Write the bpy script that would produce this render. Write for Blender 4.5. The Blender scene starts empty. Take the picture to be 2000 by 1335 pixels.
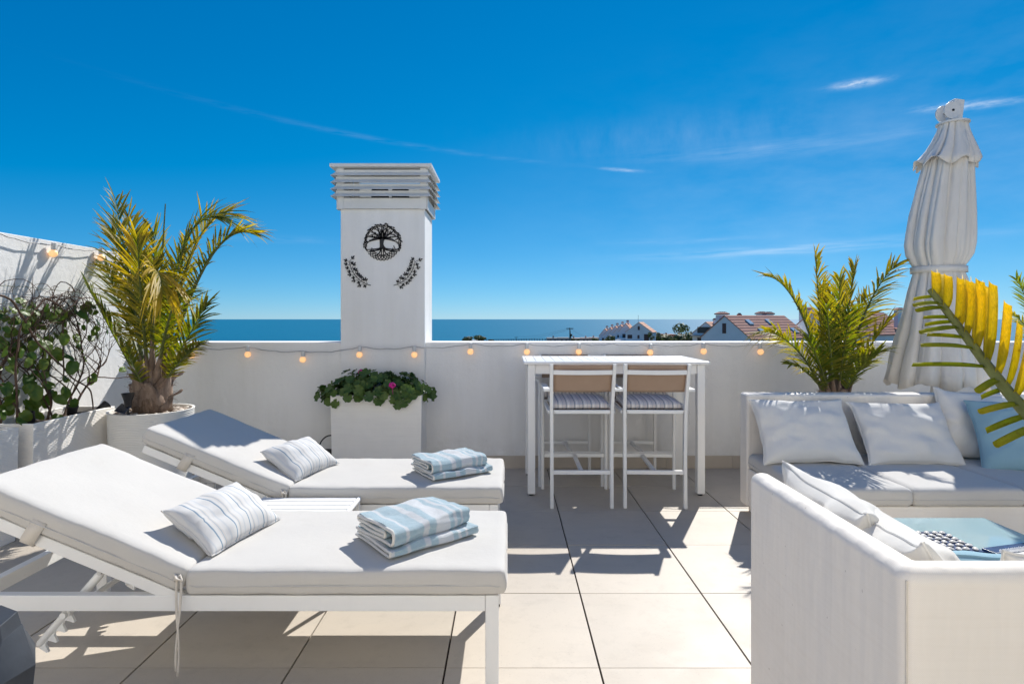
import bpy, bmesh, math, random
from mathutils import Vector, Matrix, Euler, noise

# ------------------------------------------------------------------ camera, world, sun, exposure
scene = bpy.context.scene
COL = scene.collection
EYE, FPX, CX, CY = 1.40, 1107.0, 992.0, 623.0      # eye height, focal length and vanishing point of the 2000 px photograph

cam_d = bpy.data.cameras.new('camera')
cam = bpy.data.objects.new('camera', cam_d); COL.objects.link(cam)
cam.location = (0, 0, EYE); cam.rotation_euler = (math.radians(90), 0, 0)
cam_d.sensor_width = 36.0; cam_d.lens = FPX / 2000 * 36
cam_d.shift_x = (1000 - CX) / 2000; cam_d.shift_y = -(667.5 - CY) / 2000
cam_d.clip_start = 0.05; cam_d.clip_end = 300000
scene.camera = cam

SUN = Vector((0.47, 0.94, 1.0)).normalized()        # towards the sun
EL = math.asin(SUN.z); AZ = math.atan2(SUN.x, SUN.y)
world = bpy.data.worlds.new('World'); scene.world = world; world.use_nodes = True
wn, wl = world.node_tree.nodes, world.node_tree.links
wn.clear()
def WN(t, **k):
    n = wn.new(t)
    for a, b in k.items(): setattr(n, a, b)
    return n
def wmath(op, a, b=None, c=None):
    n = WN('ShaderNodeMath', operation=op)
    for i, v in enumerate((a, b, c)):
        if v is None: continue
        if isinstance(v, (int, float)): n.inputs[i].default_value = v
        else: wl.new(v, n.inputs[i])
    return n.outputs[0]
sky = WN('ShaderNodeTexSky', sky_type='NISHITA', sun_disc=False)
sky.sun_elevation = EL; sky.sun_rotation = AZ
sky.altitude = 3000; sky.air_density = 1.0; sky.dust_density = 0.0; sky.ozone_density = 10.0
def wvec(op, a, b):
    n = WN('ShaderNodeVectorMath', operation=op); wl.new(a, n.inputs[0]); n.inputs[1].default_value = b; return n.outputs[0]
lowered = wvec('MAXIMUM', wvec('SUBTRACT', sky.outputs[0], (1.0, .15, 0)), (0, 0, 0))          # a polarised, saturated blue
sep0 = WN('ShaderNodeSeparateColor'); wl.new(lowered, sep0.inputs[0]); gcomb = WN('ShaderNodeCombineColor')
for ci, (gk, gp) in enumerate(((.60, 1.0), (1.03, .77), (1.66, .60))): wl.new(wmath('MULTIPLY', wmath('POWER', sep0.outputs[ci], gp), gk), gcomb.inputs[ci])
graded = gcomb.outputs[0]
tc = WN('ShaderNodeTexCoord'); sep = WN('ShaderNodeSeparateXYZ'); wl.new(tc.outputs['Generated'], sep.inputs[0])
az = wmath('ARCTAN2', sep.outputs[0], sep.outputs[1]); el = wmath('ARCSINE', sep.outputs[2])
comb = WN('ShaderNodeCombineXYZ'); wl.new(az, comb.inputs[0]); wl.new(el, comb.inputs[1])
def streak(u0, v0, su, sv, slope, sx, sy, amt, det=6, rot=0.0, lo=.42, hi=.72):
    du = wmath('SUBTRACT', az, u0)
    dv = wmath('SUBTRACT', wmath('SUBTRACT', el, v0), wmath('MULTIPLY', du, slope))
    g = wmath('EXPONENT', wmath('MULTIPLY', wmath('ADD', wmath('POWER', wmath('ABSOLUTE', wmath('DIVIDE', du, su)), 2.0),
                                                  wmath('POWER', wmath('ABSOLUTE', wmath('DIVIDE', dv, sv)), 2.0)), -1.0))
    mp = WN('ShaderNodeMapping'); mp.inputs['Scale'].default_value = (sx, sy, 1); mp.inputs['Rotation'].default_value = (0, 0, rot)
    wl.new(comb.outputs[0], mp.inputs[0])
    nz = WN('ShaderNodeTexNoise'); nz.inputs['Scale'].default_value = 1; nz.inputs['Detail'].default_value = det; nz.inputs['Roughness'].default_value = .6
    wl.new(mp.outputs[0], nz.inputs['Vector'])
    mr = WN('ShaderNodeMapRange'); mr.inputs[1].default_value = lo; mr.inputs[2].default_value = hi
    wl.new(nz.outputs[0], mr.inputs[0])
    return wmath('MULTIPLY', wmath('MULTIPLY', g, mr.outputs[0]), amt)
def dirpx(px, py):
    x, z = (px - CX) / FPX, -(py - CY) / FPX
    return math.atan2(x, 1), math.asin(z / math.sqrt(1 + x * x + z * z))
parts = []
for (px, py, su, sv, sl, sx, sy, amt, rot, lo, hi) in [
        (1330, 268, .22, .030, .0, 26, 12, .09, .95, .30, .85), (1520, 290, .20, .012, -.02, 8, 90, .13, 0, .35, .7),
        (1676, 163, .030, .0045, -.03, 60, 200, .55, 0, .25, .6), (1890, 206, .045, .0045, -.10, 50, 200, .5, 0, .3, .65),
        (1540, 487, .20, .008, .02, 8, 120, .30, 0, .35, .7), (1340, 470, .10, .005, 0, 14, 140, .10, 0, .35, .7),
        (780, 280, .26, .0035, -.105, 18, 160, .07, 0, .35, .75), (1215, 332, .03, .0025, -.12, 40, 200, .30, 0, .25, .6),
        (540, 467, .08, .005, .02, 14, 140, .09, 0, .35, .7), (1800, 330, .45, .16, .1, 6, 16, .10, .5, .35, .75)]:
    u0, v0 = dirpx(px, py)
    parts.append(streak(u0, v0, su, sv, sl, sx, sy, amt, rot=rot, lo=lo, hi=hi))
tot = parts[0]
for p in parts[1:]: tot = wmath('ADD', tot, p)
mixc = WN('ShaderNodeMix', data_type='RGBA'); mixc.clamp_factor = True
wl.new(tot, mixc.inputs[0]); wl.new(graded, mixc.inputs[6]); mixc.inputs[7].default_value = (7.0, 7.6, 8.2, 1)
bg = WN('ShaderNodeBackground'); bg.inputs[1].default_value = 0.072
wl.new(mixc.outputs[2], bg.inputs[0])
wo = WN('ShaderNodeOutputWorld'); wl.new(bg.outputs[0], wo.inputs[0])

sun_d = bpy.data.lights.new('sun', 'SUN'); sun_d.energy = 3.15; sun_d.angle = math.radians(0.53); sun_d.color = (1, .965, .90)
sun_o = bpy.data.objects.new('sun', sun_d); COL.objects.link(sun_o)
sun_o.rotation_euler = (-SUN).to_track_quat('-Z', 'Y').to_euler(); sun_o.location = SUN * 50
vs = scene.view_settings
vs.view_transform = 'Standard'; vs.look = 'None'; vs.gamma = 1.0; vs.use_curve_mapping = False; vs.exposure = 0.95
scene.cycles.max_bounces = 10; scene.cycles.diffuse_bounces = 6; scene.cycles.transparent_max_bounces = 12
scene.cycles.use_denoising = True

def P(px, py, Y):
    return Vector(((px - CX) / FPX * Y, Y, EYE - (py - CY) / FPX * Y))

# ------------------------------------------------------------------ mesh and tagging helpers
def sm(a, b, x):
    t = max(0, min(1, (x - a) / (b - a))); return t * t * (3 - 2 * t)
class MB:
    def __init__(s): s.v, s.f, s.c = [], [], []
    def add(s, vs, fs, col=None):
        o = len(s.v); s.v += [tuple(v) for v in vs]; s.f += [tuple(i + o for i in f) for f in fs]
        if col is not None: s.c += col if isinstance(col, list) else [col] * len(vs)
        return s
    def box(s, x0, x1, y0, y1, z0, z1):
        return s.add([(x, y, z) for z in (z0, z1) for y in (y0, y1) for x in (x0, x1)],
                     [(0, 2, 3, 1), (4, 5, 7, 6), (0, 1, 5, 4), (2, 6, 7, 3), (0, 4, 6, 2), (1, 3, 7, 5)])
    def bar(s, p, q, w, h, up=(0, 0, 1)):
        p, q = Vector(p), Vector(q); d = (q - p).normalized(); u = Vector(up)
        sd = d.cross(u).normalized(); u = sd.cross(d).normalized()
        return s.add([a + sd * (i * w / 2) + u * (j * h / 2) for a in (p, q) for j in (-1, 1) for i in (-1, 1)],
                     [(0, 1, 3, 2), (4, 6, 7, 5), (0, 4, 5, 1), (2, 3, 7, 6), (0, 2, 6, 4), (1, 5, 7, 3)])
    def tube(s, pts, r, n=8, col=None, flat=1.0):
        pts = [Vector(p) for p in pts]; m = len(pts)
        rs = r if isinstance(r, (list, tuple)) else [r] * m
        vs, fs, ref = [], [], None
        for i, p in enumerate(pts):
            d = (pts[min(i + 1, m - 1)] - pts[max(i - 1, 0)])
            d = d.normalized() if d.length > 1e-9 else Vector((0, 0, 1))
            if ref is None: ref = Vector((0, 0, 1)) if abs(d.z) < .9 else Vector((1, 0, 0))
            a = d.cross(ref).normalized(); b = a.cross(d).normalized(); ref = b
            for k in range(n):
                t = 2 * math.pi * k / n
                vs.append(p + a * (math.cos(t) * rs[i]) + b * (math.sin(t) * rs[i] * flat))
        for i in range(m - 1):
            for k in range(n):
                fs.append((i * n + k, i * n + (k + 1) % n, (i + 1) * n + (k + 1) % n, (i + 1) * n + k))
        fs += [tuple(range(n - 1, -1, -1)), tuple(range((m - 1) * n, m * n))]
        return s.add(vs, fs, col)
    def lathe(s, prof, n=32, c=(0, 0, 0), rf=None, caps=True):
        vs, fs, m = [], [], len(prof)
        for (r, z) in prof:
            for k in range(n):
                t = 2 * math.pi * k / n; rr = rf(r, z, t) if rf else r
                vs.append((c[0] + math.cos(t) * rr, c[1] + math.sin(t) * rr, c[2] + z))
        for i in range(m - 1):
            for k in range(n):
                fs.append((i * n + k, i * n + (k + 1) % n, (i + 1) * n + (k + 1) % n, (i + 1) * n + k))
        if caps: fs += [tuple(range(n - 1, -1, -1)), tuple(range((m - 1) * n, m * n))]
        return s.add(vs, fs)
    def prism(s, poly, z0, z1, M=None):
        n = len(poly); vs = [Vector((x, y, z0)) for x, y in poly] + [Vector((x, y, z1)) for x, y in poly]
        if M is not None: vs = [M @ v for v in vs]
        return s.add(vs, [tuple(range(n - 1, -1, -1)), tuple(range(n, 2 * n))] + [(i, (i + 1) % n, (i + 1) % n + n, i + n) for i in range(n)])
    def grid(s, nu, nv, fn, closed=False):
        vs = [fn(i / nu, j / nv) for j in range(nv + 1) for i in range(nu + 1)]
        return s.add(vs, [(j * (nu + 1) + i, j * (nu + 1) + i + 1, (j + 1) * (nu + 1) + i + 1, (j + 1) * (nu + 1) + i) for j in range(nv) for i in range(nu)])
    def mesh(s, name, mat, smooth=None, merge=False):
        me = bpy.data.meshes.new(name); me.from_pydata(s.v, [], s.f)
        if merge:
            bm = bmesh.new(); bm.from_mesh(me); bmesh.ops.remove_doubles(bm, verts=bm.verts, dist=1e-5)
            bmesh.ops.recalc_face_normals(bm, faces=bm.faces); bm.to_mesh(me); bm.free()
        if s.c and not merge:
            at = me.color_attributes.new('leaf', 'FLOAT_COLOR', 'POINT')
            at.data.foreach_set('color', [x for c in s.c for x in (c[0], c[1], c[2], 1.0)])
        me.materials.append(MAT[mat] if isinstance(mat, str) else mat)
        if smooth is not None:
            me.polygons.foreach_set('use_smooth', [True] * len(me.polygons))
            if smooth < 180: me.set_sharp_from_angle(angle=math.radians(smooth))
        me.update(); return me
    def build(s, name, mat, parent=None, bevel=0, smooth=None, seg=2, merge=False, solid=0, sub=0):
        ob = bpy.data.objects.new(name, s.mesh(name, mat, 35 if bevel and smooth is None else smooth, merge)); COL.objects.link(ob)
        if parent: ob.parent = parent
        if solid:
            m = ob.modifiers.new('solid', 'SOLIDIFY'); m.thickness = solid; m.offset = 0
        if bevel:
            m = ob.modifiers.new('bevel', 'BEVEL'); m.width = bevel; m.segments = seg; m.limit_method = 'ANGLE'; m.harden_normals = True
        if sub:
            m = ob.modifiers.new('sub', 'SUBSURF'); m.levels = m.render_levels = sub
        return ob
def tag(o, label, cat=None, group=None, kind=None):
    if label: o['label'] = label
    if cat: o['category'] = cat
    if group: o['group'] = group
    if kind: o['kind'] = kind
    return o
def thing(name, label, cat, loc=(0, 0, 0), rz=0, group=None):
    o = bpy.data.objects.new(name, None); COL.objects.link(o); o.location = loc; o.rotation_euler = (0, 0, rz)
    o.empty_display_size = .1
    return tag(o, label, cat, group)
def inst(name, me, parent, loc=(0, 0, 0), M=None):
    o = bpy.data.objects.new(name, me); COL.objects.link(o); o.parent = parent
    if M is not None: o.matrix_local = M
    else: o.location = loc
    return o
def copy_tree(root, label, group=None):
    def cp(o, par):
        c = o.copy(); COL.objects.link(c); c.parent = par
        for ch in [k for k in CH.get(o, [])]: cp(ch, c)
        return c
    CH = {}
    for o in bpy.data.objects:
        if o.parent: CH.setdefault(o.parent, []).append(o)
    r = cp(root, None); r['label'] = label
    if group: r['group'] = group
    return r
def frame(o, x, y, z):       # matrix from three axes
    M = Matrix.Identity(4)
    for i, a in enumerate((x, y, z)):
        for j in range(3): M[j][i] = a[j]
    for j in range(3): M[j][3] = o[j]
    return M

# ------------------------------------------------------------------ materials
MAT = {}
class NT:
    def __init__(s, name):
        s.m = bpy.data.materials.new(name); s.m.use_nodes = True; s.t = s.m.node_tree; s.n, s.l = s.t.nodes, s.t.links
        s.b = s.n['Principled BSDF']; s.out = s.n['Material Output']; MAT[name] = s.m
    def N(s, t, **k):
        n = s.n.new(t)
        for a, b in k.items(): setattr(n, a, b)
        return n
    def L(s, a, b): s.l.new(a, b)
    def setin(s, sock, v):
        if hasattr(v, 'links') or hasattr(v, 'is_linked'): s.L(v, sock)
        else: sock.default_value = v
    def math(s, op, a, b=None, c=None):
        n = s.N('ShaderNodeMath', operation=op)
        for i, v in enumerate((a, b, c)):
            if v is not None: s.setin(n.inputs[i], v)
        return n.outputs[0]
    def coord(s, kind='Object', scale=(1, 1, 1), rot=(0, 0, 0)):
        t = s.N('ShaderNodeTexCoord'); m = s.N('ShaderNodeMapping')
        m.inputs['Scale'].default_value = scale; m.inputs['Rotation'].default_value = rot
        s.L(t.outputs[kind], m.inputs[0]); return m.outputs[0]
    def noise(s, vec, scale, detail=4, rough=.55, lo=.3, hi=.7):
        n = s.N('ShaderNodeTexNoise'); n.inputs['Scale'].default_value = scale; n.inputs['Detail'].default_value = detail; n.inputs['Roughness'].default_value = rough
        s.L(vec, n.inputs['Vector']); r = s.N('ShaderNodeMapRange'); r.inputs[1].default_value = lo; r.inputs[2].default_value = hi
        s.L(n.outputs[0], r.inputs[0]); return r.outputs[0]
    def mix(s, f, a, b):
        n = s.N('ShaderNodeMix', data_type='RGBA'); n.clamp_factor = True
        s.setin(n.inputs[0], f)
        for i, c in ((6, a), (7, b)):
            if isinstance(c, tuple): n.inputs[i].default_value = (*c, 1)
            else: s.L(c, n.inputs[i])
        return n.outputs[2]
    def bump(s, h, strength, dist, prev=None):
        n = s.N('ShaderNodeBump'); n.inputs['Strength'].default_value = strength; n.inputs['Distance'].default_value = dist
        s.L(h, n.inputs['Height'])
        if prev is not None: s.L(prev, n.inputs['Normal'])
        return n.outputs[0]
    def done(s, col, rough=.6, normal=None, spec=.4, **k):
        if isinstance(col, tuple): s.b.inputs['Base Color'].default_value = (*col, 1)
        else: s.L(col, s.b.inputs['Base Color'])
        s.setin(s.b.inputs['Roughness'], rough); s.b.inputs['Specular IOR Level'].default_value = spec
        if normal is not None: s.L(normal, s.b.inputs['Normal'])
        for a, v in k.items(): s.b.inputs[a.replace('_', ' ')].default_value = v
        return s.m
def sc3(c, k): return tuple(min(1, x * k) for x in c)

def simple(name, col, rough=.5, var=.06, nscale=6, bump=.0, bscale=200, spec=.4, coords='Object', **k):
    t = NT(name); v = t.coord(coords)
    c = t.mix(t.noise(v, nscale), sc3(col, 1 - var), sc3(col, 1 + var))
    nm = t.bump(t.noise(v, bscale, 3), bump, .002) if bump else None
    return t.done(c, rough, nm, spec, **k)

def stucco(name, col):
    t = NT(name); v = t.coord()
    big = t.noise(v, .9, 5, .6); mid = t.noise(v, 5, 5, .65); st = t.noise(t.coord(scale=(3.5, 3.5, .35)), 1.6, 4, .6, .45, .8)
    c = t.mix(big, sc3(col, .955), col); c = t.mix(t.math('MULTIPLY', mid, .35), c, sc3(col, .94))
    c = t.mix(t.math('MULTIPLY', st, .42), c, (col[0] * .80, col[1] * .79, col[2] * .76))
    # splash soiling near the foot of the wall and thin hairline cracks
    sp = t.N('ShaderNodeSeparateXYZ'); t.L(t.coord(), sp.inputs[0])
    foot = t.N('ShaderNodeMapRange'); foot.inputs[1].default_value = .42; foot.inputs[2].default_value = .08
    t.L(sp.outputs[2], foot.inputs[0])
    c = t.mix(t.math('MULTIPLY', t.math('MULTIPLY', foot.outputs[0], t.noise(v, 9, 5, .7, .35, .75)), .6), c, (col[0] * .72, col[1] * .70, col[2] * .66))
    h1 = t.noise(v, 160, 4, .7); h2 = t.noise(v, 22, 4, .6)
    spk = t.noise(v, 60, 2, .5, .70, .74)
    c = t.mix(t.math('MULTIPLY', spk, .25), c, sc3(col, .7))
    nm = t.bump(h2, .30, .005, t.bump(h1, .45, .0026))
    return t.done(c, .85, nm, .25)
stucco('house_cream', (.88, .815, .715))
stucco('stucco', (.84, .835, .825))
stucco('stucco_warm', (.85, .84, .825))
# floor tile: cream porcelain, each tile its own tone through Object Info
t = NT('tile'); v = t.coord('Object'); oi = t.N('ShaderNodeObjectInfo')
off = t.N('ShaderNodeVectorMath', operation='ADD'); t.L(v, off.inputs[0])
mulv = t.N('ShaderNodeVectorMath', operation='SCALE'); mulv.inputs[0].default_value = (37, 21, 5); t.L(oi.outputs['Random'], mulv.inputs['Scale']); t.L(mulv.outputs[0], off.inputs[1])
vv = off.outputs[0]
base = t.mix(oi.outputs['Random'], (.485, .43, .36), (.54, .48, .405))
c = t.mix(t.math('MULTIPLY', t.noise(vv, 2.2, 6, .62), .5), base, (.44, .395, .34))
mp = t.N('ShaderNodeMapping'); mp.inputs['Scale'].default_value = (1.2, 7, 1); mp.inputs['Rotation'].default_value = (0, 0, .5); t.L(vv, mp.inputs[0])
c = t.mix(t.math('MULTIPLY', t.noise(mp.outputs[0], 2.0, 6, .7, .5, .8), .3), c, (.40, .365, .32))
c = t.mix(t.math('MULTIPLY', t.noise(vv, 140, 2, .5, .66, .72), .35), c, (.30, .26, .22))
c = t.mix(t.math('MULTIPLY', t.noise(vv, 11, 5, .7, .52, .8), .45), c, (.36, .32, .27))
t.done(c, t.math('ADD', t.math('MULTIPLY', t.noise(vv, 3, 5), .2), .42), t.bump(t.noise(vv, 60, 5, .7), .10, .001), .35)
simple('grout', (.045, .035, .028), .9, .2, 30)
simple('skirting', (.50, .44, .37), .45, .05, 5, .05, 60)
def linen(name, col, scale=900, var=.03, soil=.0):
    t = NT(name); v = t.coord()
    a = t.noise(t.coord(scale=(scale, scale * .06, scale * .06)), 1, 2, .5); b = t.noise(t.coord(scale=(scale * .06, scale, scale)), 1, 2, .5)
    w = t.math('ADD', t.math('MULTIPLY', a, .5), t.math('MULTIPLY', b, .5))
    c = t.mix(w, sc3(col, 1 - var * 2), sc3(col, 1 + var)); c = t.mix(t.math('MULTIPLY', t.noise(v, 4, 5, .6), .5), c, sc3(col, .95))
    if soil: c = t.mix(t.math('MULTIPLY', t.noise(v, 3, 5, .7, .55, .85), soil), c, (col[0] * .8, col[1] * .77, col[2] * .7))
    nm = t.bump(w, .25, .0006, t.bump(t.noise(v, 14, 4, .6), .22, .004))
    t.done(c, .9, nm, .15, Sheen_Weight=.15)
linen('mattress', (.565, .545, .512), 700, .02, .25)
linen('pillow_white', (.66, .64, .60), 700, .025, .1)
linen('pillow_grey', (.74, .72, .68), 700, .03)
linen('pillow_blue', (.27, .44, .52), 700, .03)
linen('strap', (.66, .61, .54), 900, .06)
t = NT('sofa_textile'); v = t.coord()
wv = t.N('ShaderNodeTexChecker'); wv.inputs['Scale'].default_value = 420; t.L(v, wv.inputs['Vector'])
st = t.noise(t.coord(scale=(2.4, 2.4, .2)), 1.0, 3, .5, .3, .75); sh = t.noise(t.coord(scale=(1, 1, 26)), 3, 4, .6, .45, .8)
c = t.mix(st, (.83, .775, .70), (.90, .85, .785)); c = t.mix(t.math('MULTIPLY', sh, .25), c, (.75, .68, .595))
c = t.mix(t.math('MULTIPLY', t.noise(v, 2, 6, .7, .5, .8), .3), c, (.73, .655, .565))
c = t.mix(t.math('MULTIPLY', t.noise(v, 45, 2, .5, .74, .77), .5), c, (.42, .37, .31))
c = t.mix(t.math('MULTIPLY', wv.outputs['Fac'], .10), c, (.5, .47, .43))
t.done(c, .75, t.bump(t.noise(t.coord(scale=(4, 4, .8)), 1.5, 3), .35, .02, t.bump(wv.outputs['Fac'], .25, .0006)), .25)
# white powder coated aluminium
t = NT('white_metal'); v = t.coord()
c = t.mix(t.math('MULTIPLY', t.noise(v, 6, 6, .7, .5, .8), .35), (.80, .80, .79), (.70, .69, .66))
c = t.mix(t.math('MULTIPLY', t.noise(v, 40, 4, .7, .68, .78), .4), c, (.55, .52, .47))
t.done(c, .34, t.bump(t.noise(v, 500, 2), .06, .0005), .45)
simple('cap_metal', (.66, .665, .66), .42, .04, 5, .05, 80)
simple('black_plastic', (.018, .018, .020), .42, .2, 20)
simple('black_metal', (.012, .012, .016), .5, .2, 30)
simple('solar_panel', (.02, .022, .035), .12, .2, 30, spec=.6)
simple('anthracite', (.032, .037, .046), .48, .18, 14, .12, 40)
simple('pole_wood', (.035, .045, .035), .8, .2, 3)
# ribbed off-white planter (fine horizontal ribs, built as relief of a cast surface)
def ribbed(name, col, zs=95):
    t = NT(name); v = t.coord(); sp = t.N('ShaderNodeSeparateXYZ'); t.L(v, sp.inputs[0])
    wob = t.math('MULTIPLY', t.noise(t.coord(scale=(6, 6, 30)), 1, 3, .6, 0, 1), .010)
    s = t.math('SINE', t.math('MULTIPLY', t.math('ADD', sp.outputs[2], wob), zs * 2 * math.pi))
    c = t.mix(t.math('MULTIPLY', t.noise(v, 7, 5, .65), .5), col, sc3(col, .92))
    c = t.mix(t.math('MULTIPLY', t.noise(t.coord(scale=(2, 2, 60)), 2, 3, .6, .5, .8), .25), c, sc3(col, .82))
    t.done(c, .72, t.bump(s, .40, .0022), .3)
ribbed('planter', (.90, .87, .82))
ribbed('pot', (.86, .845, .80), 80)
simple('soil', (.06, .042, .03), .95, .35, 30, .8, 60)
simple('pebble', (.56, .47, .38), .6, .22, 12, .2, 60, coords='Object')
t = NT('pebble_mix'); oi = t.N('ShaderNodeObjectInfo'); g = t.N('ShaderNodeNewGeometry')
t.done(t.mix(g.outputs['Random Per Island'], (.36, .27, .20), (.72, .66, .58)), .6, t.bump(t.noise(t.coord(), 90, 3), .2, .002), .3)
# leaves
def leafmat(name, stops, yellow, trans=.45, rough=.50, tipcol=(.25, .13, .04), gam=1.0):
    """attribute: r = along the leaflet, g = random, b = age of the frond"""
    t = NT(name); at = t.N('ShaderNodeAttribute', attribute_name='leaf'); sp = t.N('ShaderNodeSeparateColor'); t.L(at.outputs['Color'], sp.inputs[0])
    r_, g_, b_ = sp.outputs[0], sp.outputs[1], sp.outputs[2]
    c = t.mix(g_, stops[0], stops[1])
    yl = t.math('ADD', t.math('MULTIPLY', t.math('SUBTRACT', r_, .35), 1.1), t.math('SUBTRACT', t.math('MULTIPLY', g_, .6), .45))
    c = t.mix(t.math('MAXIMUM', t.math('MULTIPLY', t.math('ADD', yl, b_), b_), 0.0), c, yellow)
    tip = t.math('MULTIPLY', t.math('SUBTRACT', t.math('ADD', r_, t.math('MULTIPLY', g_, .25)), 1.0), 4.0)
    c = t.mix(t.math('MAXIMUM', t.math('MULTIPLY', tip, b_), 0.0), c, tipcol)
    c = t.mix(t.math('MULTIPLY', t.noise(t.coord(), 9, 4), .3), c, sc3(stops[0], .75))
    if name == 'palm_front':
        c = t.mix(t.math('MULTIPLY', t.noise(t.coord(), 60, 4, .7, .60, .72), .55), c, (.16, .085, .02)); c = t.mix(t.math('MULTIPLY', t.noise(t.coord(scale=(420, 420, 40)), 1, 2, .5), .35), c, sc3(stops[0], .7))
    t.L(c, t.b.inputs['Base Color']); t.b.inputs['Roughness'].default_value = rough; t.b.inputs['Specular IOR Level'].default_value = .4
    tr = t.N('ShaderNodeBsdfTranslucent'); t.L(c, tr.inputs[0])
    hs = t.N('ShaderNodeHueSaturation'); hs.inputs['Value'].default_value = 1.9; hs.inputs['Saturation'].default_value = 1.15; t.L(c, hs.inputs['Color']); t.L(hs.outputs[0], tr.inputs[0])
    ms = t.N('ShaderNodeMixShader'); ms.inputs[0].default_value = trans
    t.L(t.b.outputs[0], ms.inputs[1]); t.L(tr.outputs[0], ms.inputs[2]); t.L(ms.outputs[0], t.out.inputs[0])
leafmat('palm_leaf', ((.075, .11, .014), (.17, .19, .025)), (.52, .35, .035))
leafmat('palm_front', ((.22, .25, .018), (.36, .35, .02)), (.74, .55, .03), .62)
leafmat('vine_leaf', ((.03, .085, .014), (.11, .18, .03)), (.24, .20, .03), .35, .4)
leafmat('geranium_leaf', ((.035, .085, .02), (.11, .175, .035)), (.10, .13, .03), .2, .55)
leafmat('tree_leaf', ((.05, .075, .03), (.12, .14, .05)), (.12, .12, .04), .2, .6)
simple('rachis', (.10, .12, .03), .5, .25, 20)
simple('rachis_front', (.16, .17, .045), .5, .25, 30)
simple('twig', (.085, .052, .036), .85, .3, 18, .5, 90)
simple('stem_green', (.07, .12, .03), .6, .2, 20)
simple('petal', (.62, .02, .26), .5, .15, 30)
t = NT('palm_trunk'); v = t.coord(); f = t.noise(t.coord(scale=(60, 60, 7)), 1, 5, .7)
t.done(t.mix(f, (.085, .055, .038), (.30, .215, .16)), .85, t.bump(f, .8, .01), .2)
t = NT('palm_boot'); v = t.coord(); f = t.noise(t.coord(scale=(30, 30, 4)), 1, 5, .7)
t.done(t.mix(f, (.13, .085, .062), (.30, .225, .175)), .75, t.bump(f, .4, .005), .25)
simple('fibre', (.12, .075, .045), .9, .4, 30)
# stripes
def stripes(name, base, lines, period, axis=0, rough=.9, wob=.002):
    t = NT(name); v = t.coord(); sp = t.N('ShaderNodeSeparateXYZ'); t.L(v, sp.inputs[0])
    x = t.math('ADD', sp.outputs[axis], t.math('MULTIPLY', t.noise(v, 12, 2, .5, 0, 1), wob))
    ph = t.math('FRACT', t.math('ADD', t.math('DIVIDE', x, period), 50.0))
    c = t.mix(t.math('MULTIPLY', t.noise(v, 6, 4), .4), base, sc3(base, .93))
    for (p0, w, col) in lines:
        d = t.math('ABSOLUTE', t.math('SUBTRACT', ph, p0))
        m = t.N('ShaderNodeMapRange'); m.inputs[1].default_value = w; m.inputs[2].default_value = w * .7; t.L(d, m.inputs[0])
        c = t.mix(m.outputs[0], c, col)
    w_ = t.noise(t.coord(scale=(800, 800, 800)), 1, 2)
    t.done(c, rough, t.bump(w_, .2, .0006, t.bump(t.noise(v, 16, 4), .25, .004)), .15)
stripes('stripe_pillow', (.62, .61, .595), [(.18, .04, (.20, .28, .36)), (.45, .10, (.56, .53, .50)), (.45, .025, (.34, .40, .46)), (.78, .05, (.53, .545, .56))], .085)
stripes('stripe_cushion', (.60, .55, .53), [(.2, .05, (.17, .23, .28)), (.45, .06, (.80, .77, .73)), (.75, .09, (.50, .48, .49)), (.62, .03, (.76, .71, .66))], .062)
t = NT('towel'); v = t.coord(); sp = t.N('ShaderNodeSeparateXYZ'); t.L(v, sp.inputs[0])
x = t.math('ADD', sp.outputs[0], t.math('MULTIPLY', t.noise(v, 20, 3, .5, 0, 1), .006))
rp = t.N('ShaderNodeValToRGB'); rp.color_ramp.interpolation = 'LINEAR'
def ramp(rp, pts):
    e = rp.color_ramp.elements
    while len(e) > 1: e.remove(e[0])
    e[0].position, e[0].color = pts[0][0], (*pts[0][1], 1)
    for p, c in pts[1:]:
        k = e.new(p); k.color = (*c, 1)
BL, WH = (.30, .46, .53), (.64, .65, .66)
pts = [(0, WH), (.018, WH), (.024, BL)]
for a, b in ((.16, .20), (.36, .43), (.52, .70), (.76, .80), (.86, .89)):
    pts += [(a - .008, BL), (a + .008, WH), (b - .008, WH), (b + .008, BL)]
ramp(rp, pts)
m = t.N('ShaderNodeMapRange'); m.inputs[1].default_value = -.20; m.inputs[2].default_value = .20; t.L(x, m.inputs[0]); t.L(m.outputs[0], rp.inputs[0])
pile = t.noise(v, 330, 4, .7); pile2 = t.noise(v, 60, 4, .7)
c = t.mix(t.math('MULTIPLY', pile, .25), rp.outputs[0], (.64, .67, .69)); c = t.mix(t.math('MULTIPLY', pile2, .35), c, (.56, .61, .64))
t.done(c, .95, t.bump(pile, .6, .004, t.bump(pile2, .35, .006)), .1, Sheen_Weight=.4)
# sling fabric of the stools
t = NT('sling'); v = t.coord(); ck = t.N('ShaderNodeTexChecker'); ck.inputs['Scale'].default_value = 500; t.L(v, ck.inputs['Vector'])
c = t.mix(t.noise(v, 5, 4), (.42, .31, .235), (.47, .355, .27)); c = t.mix(t.math('MULTIPLY', ck.outputs['Fac'], .15), c, (.32, .23, .17))
t.L(c, t.b.inputs['Base Color']); t.b.inputs['Roughness'].default_value = .7
tr = t.N('ShaderNodeBsdfTranslucent'); t.L(c, tr.inputs[0]); ms = t.N('ShaderNodeMixShader'); ms.inputs[0].default_value = .35
t.L(t.b.outputs[0], ms.inputs[1]); t.L(tr.outputs[0], ms.inputs[2]); t.L(ms.outputs[0], t.out.inputs[0])
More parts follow.
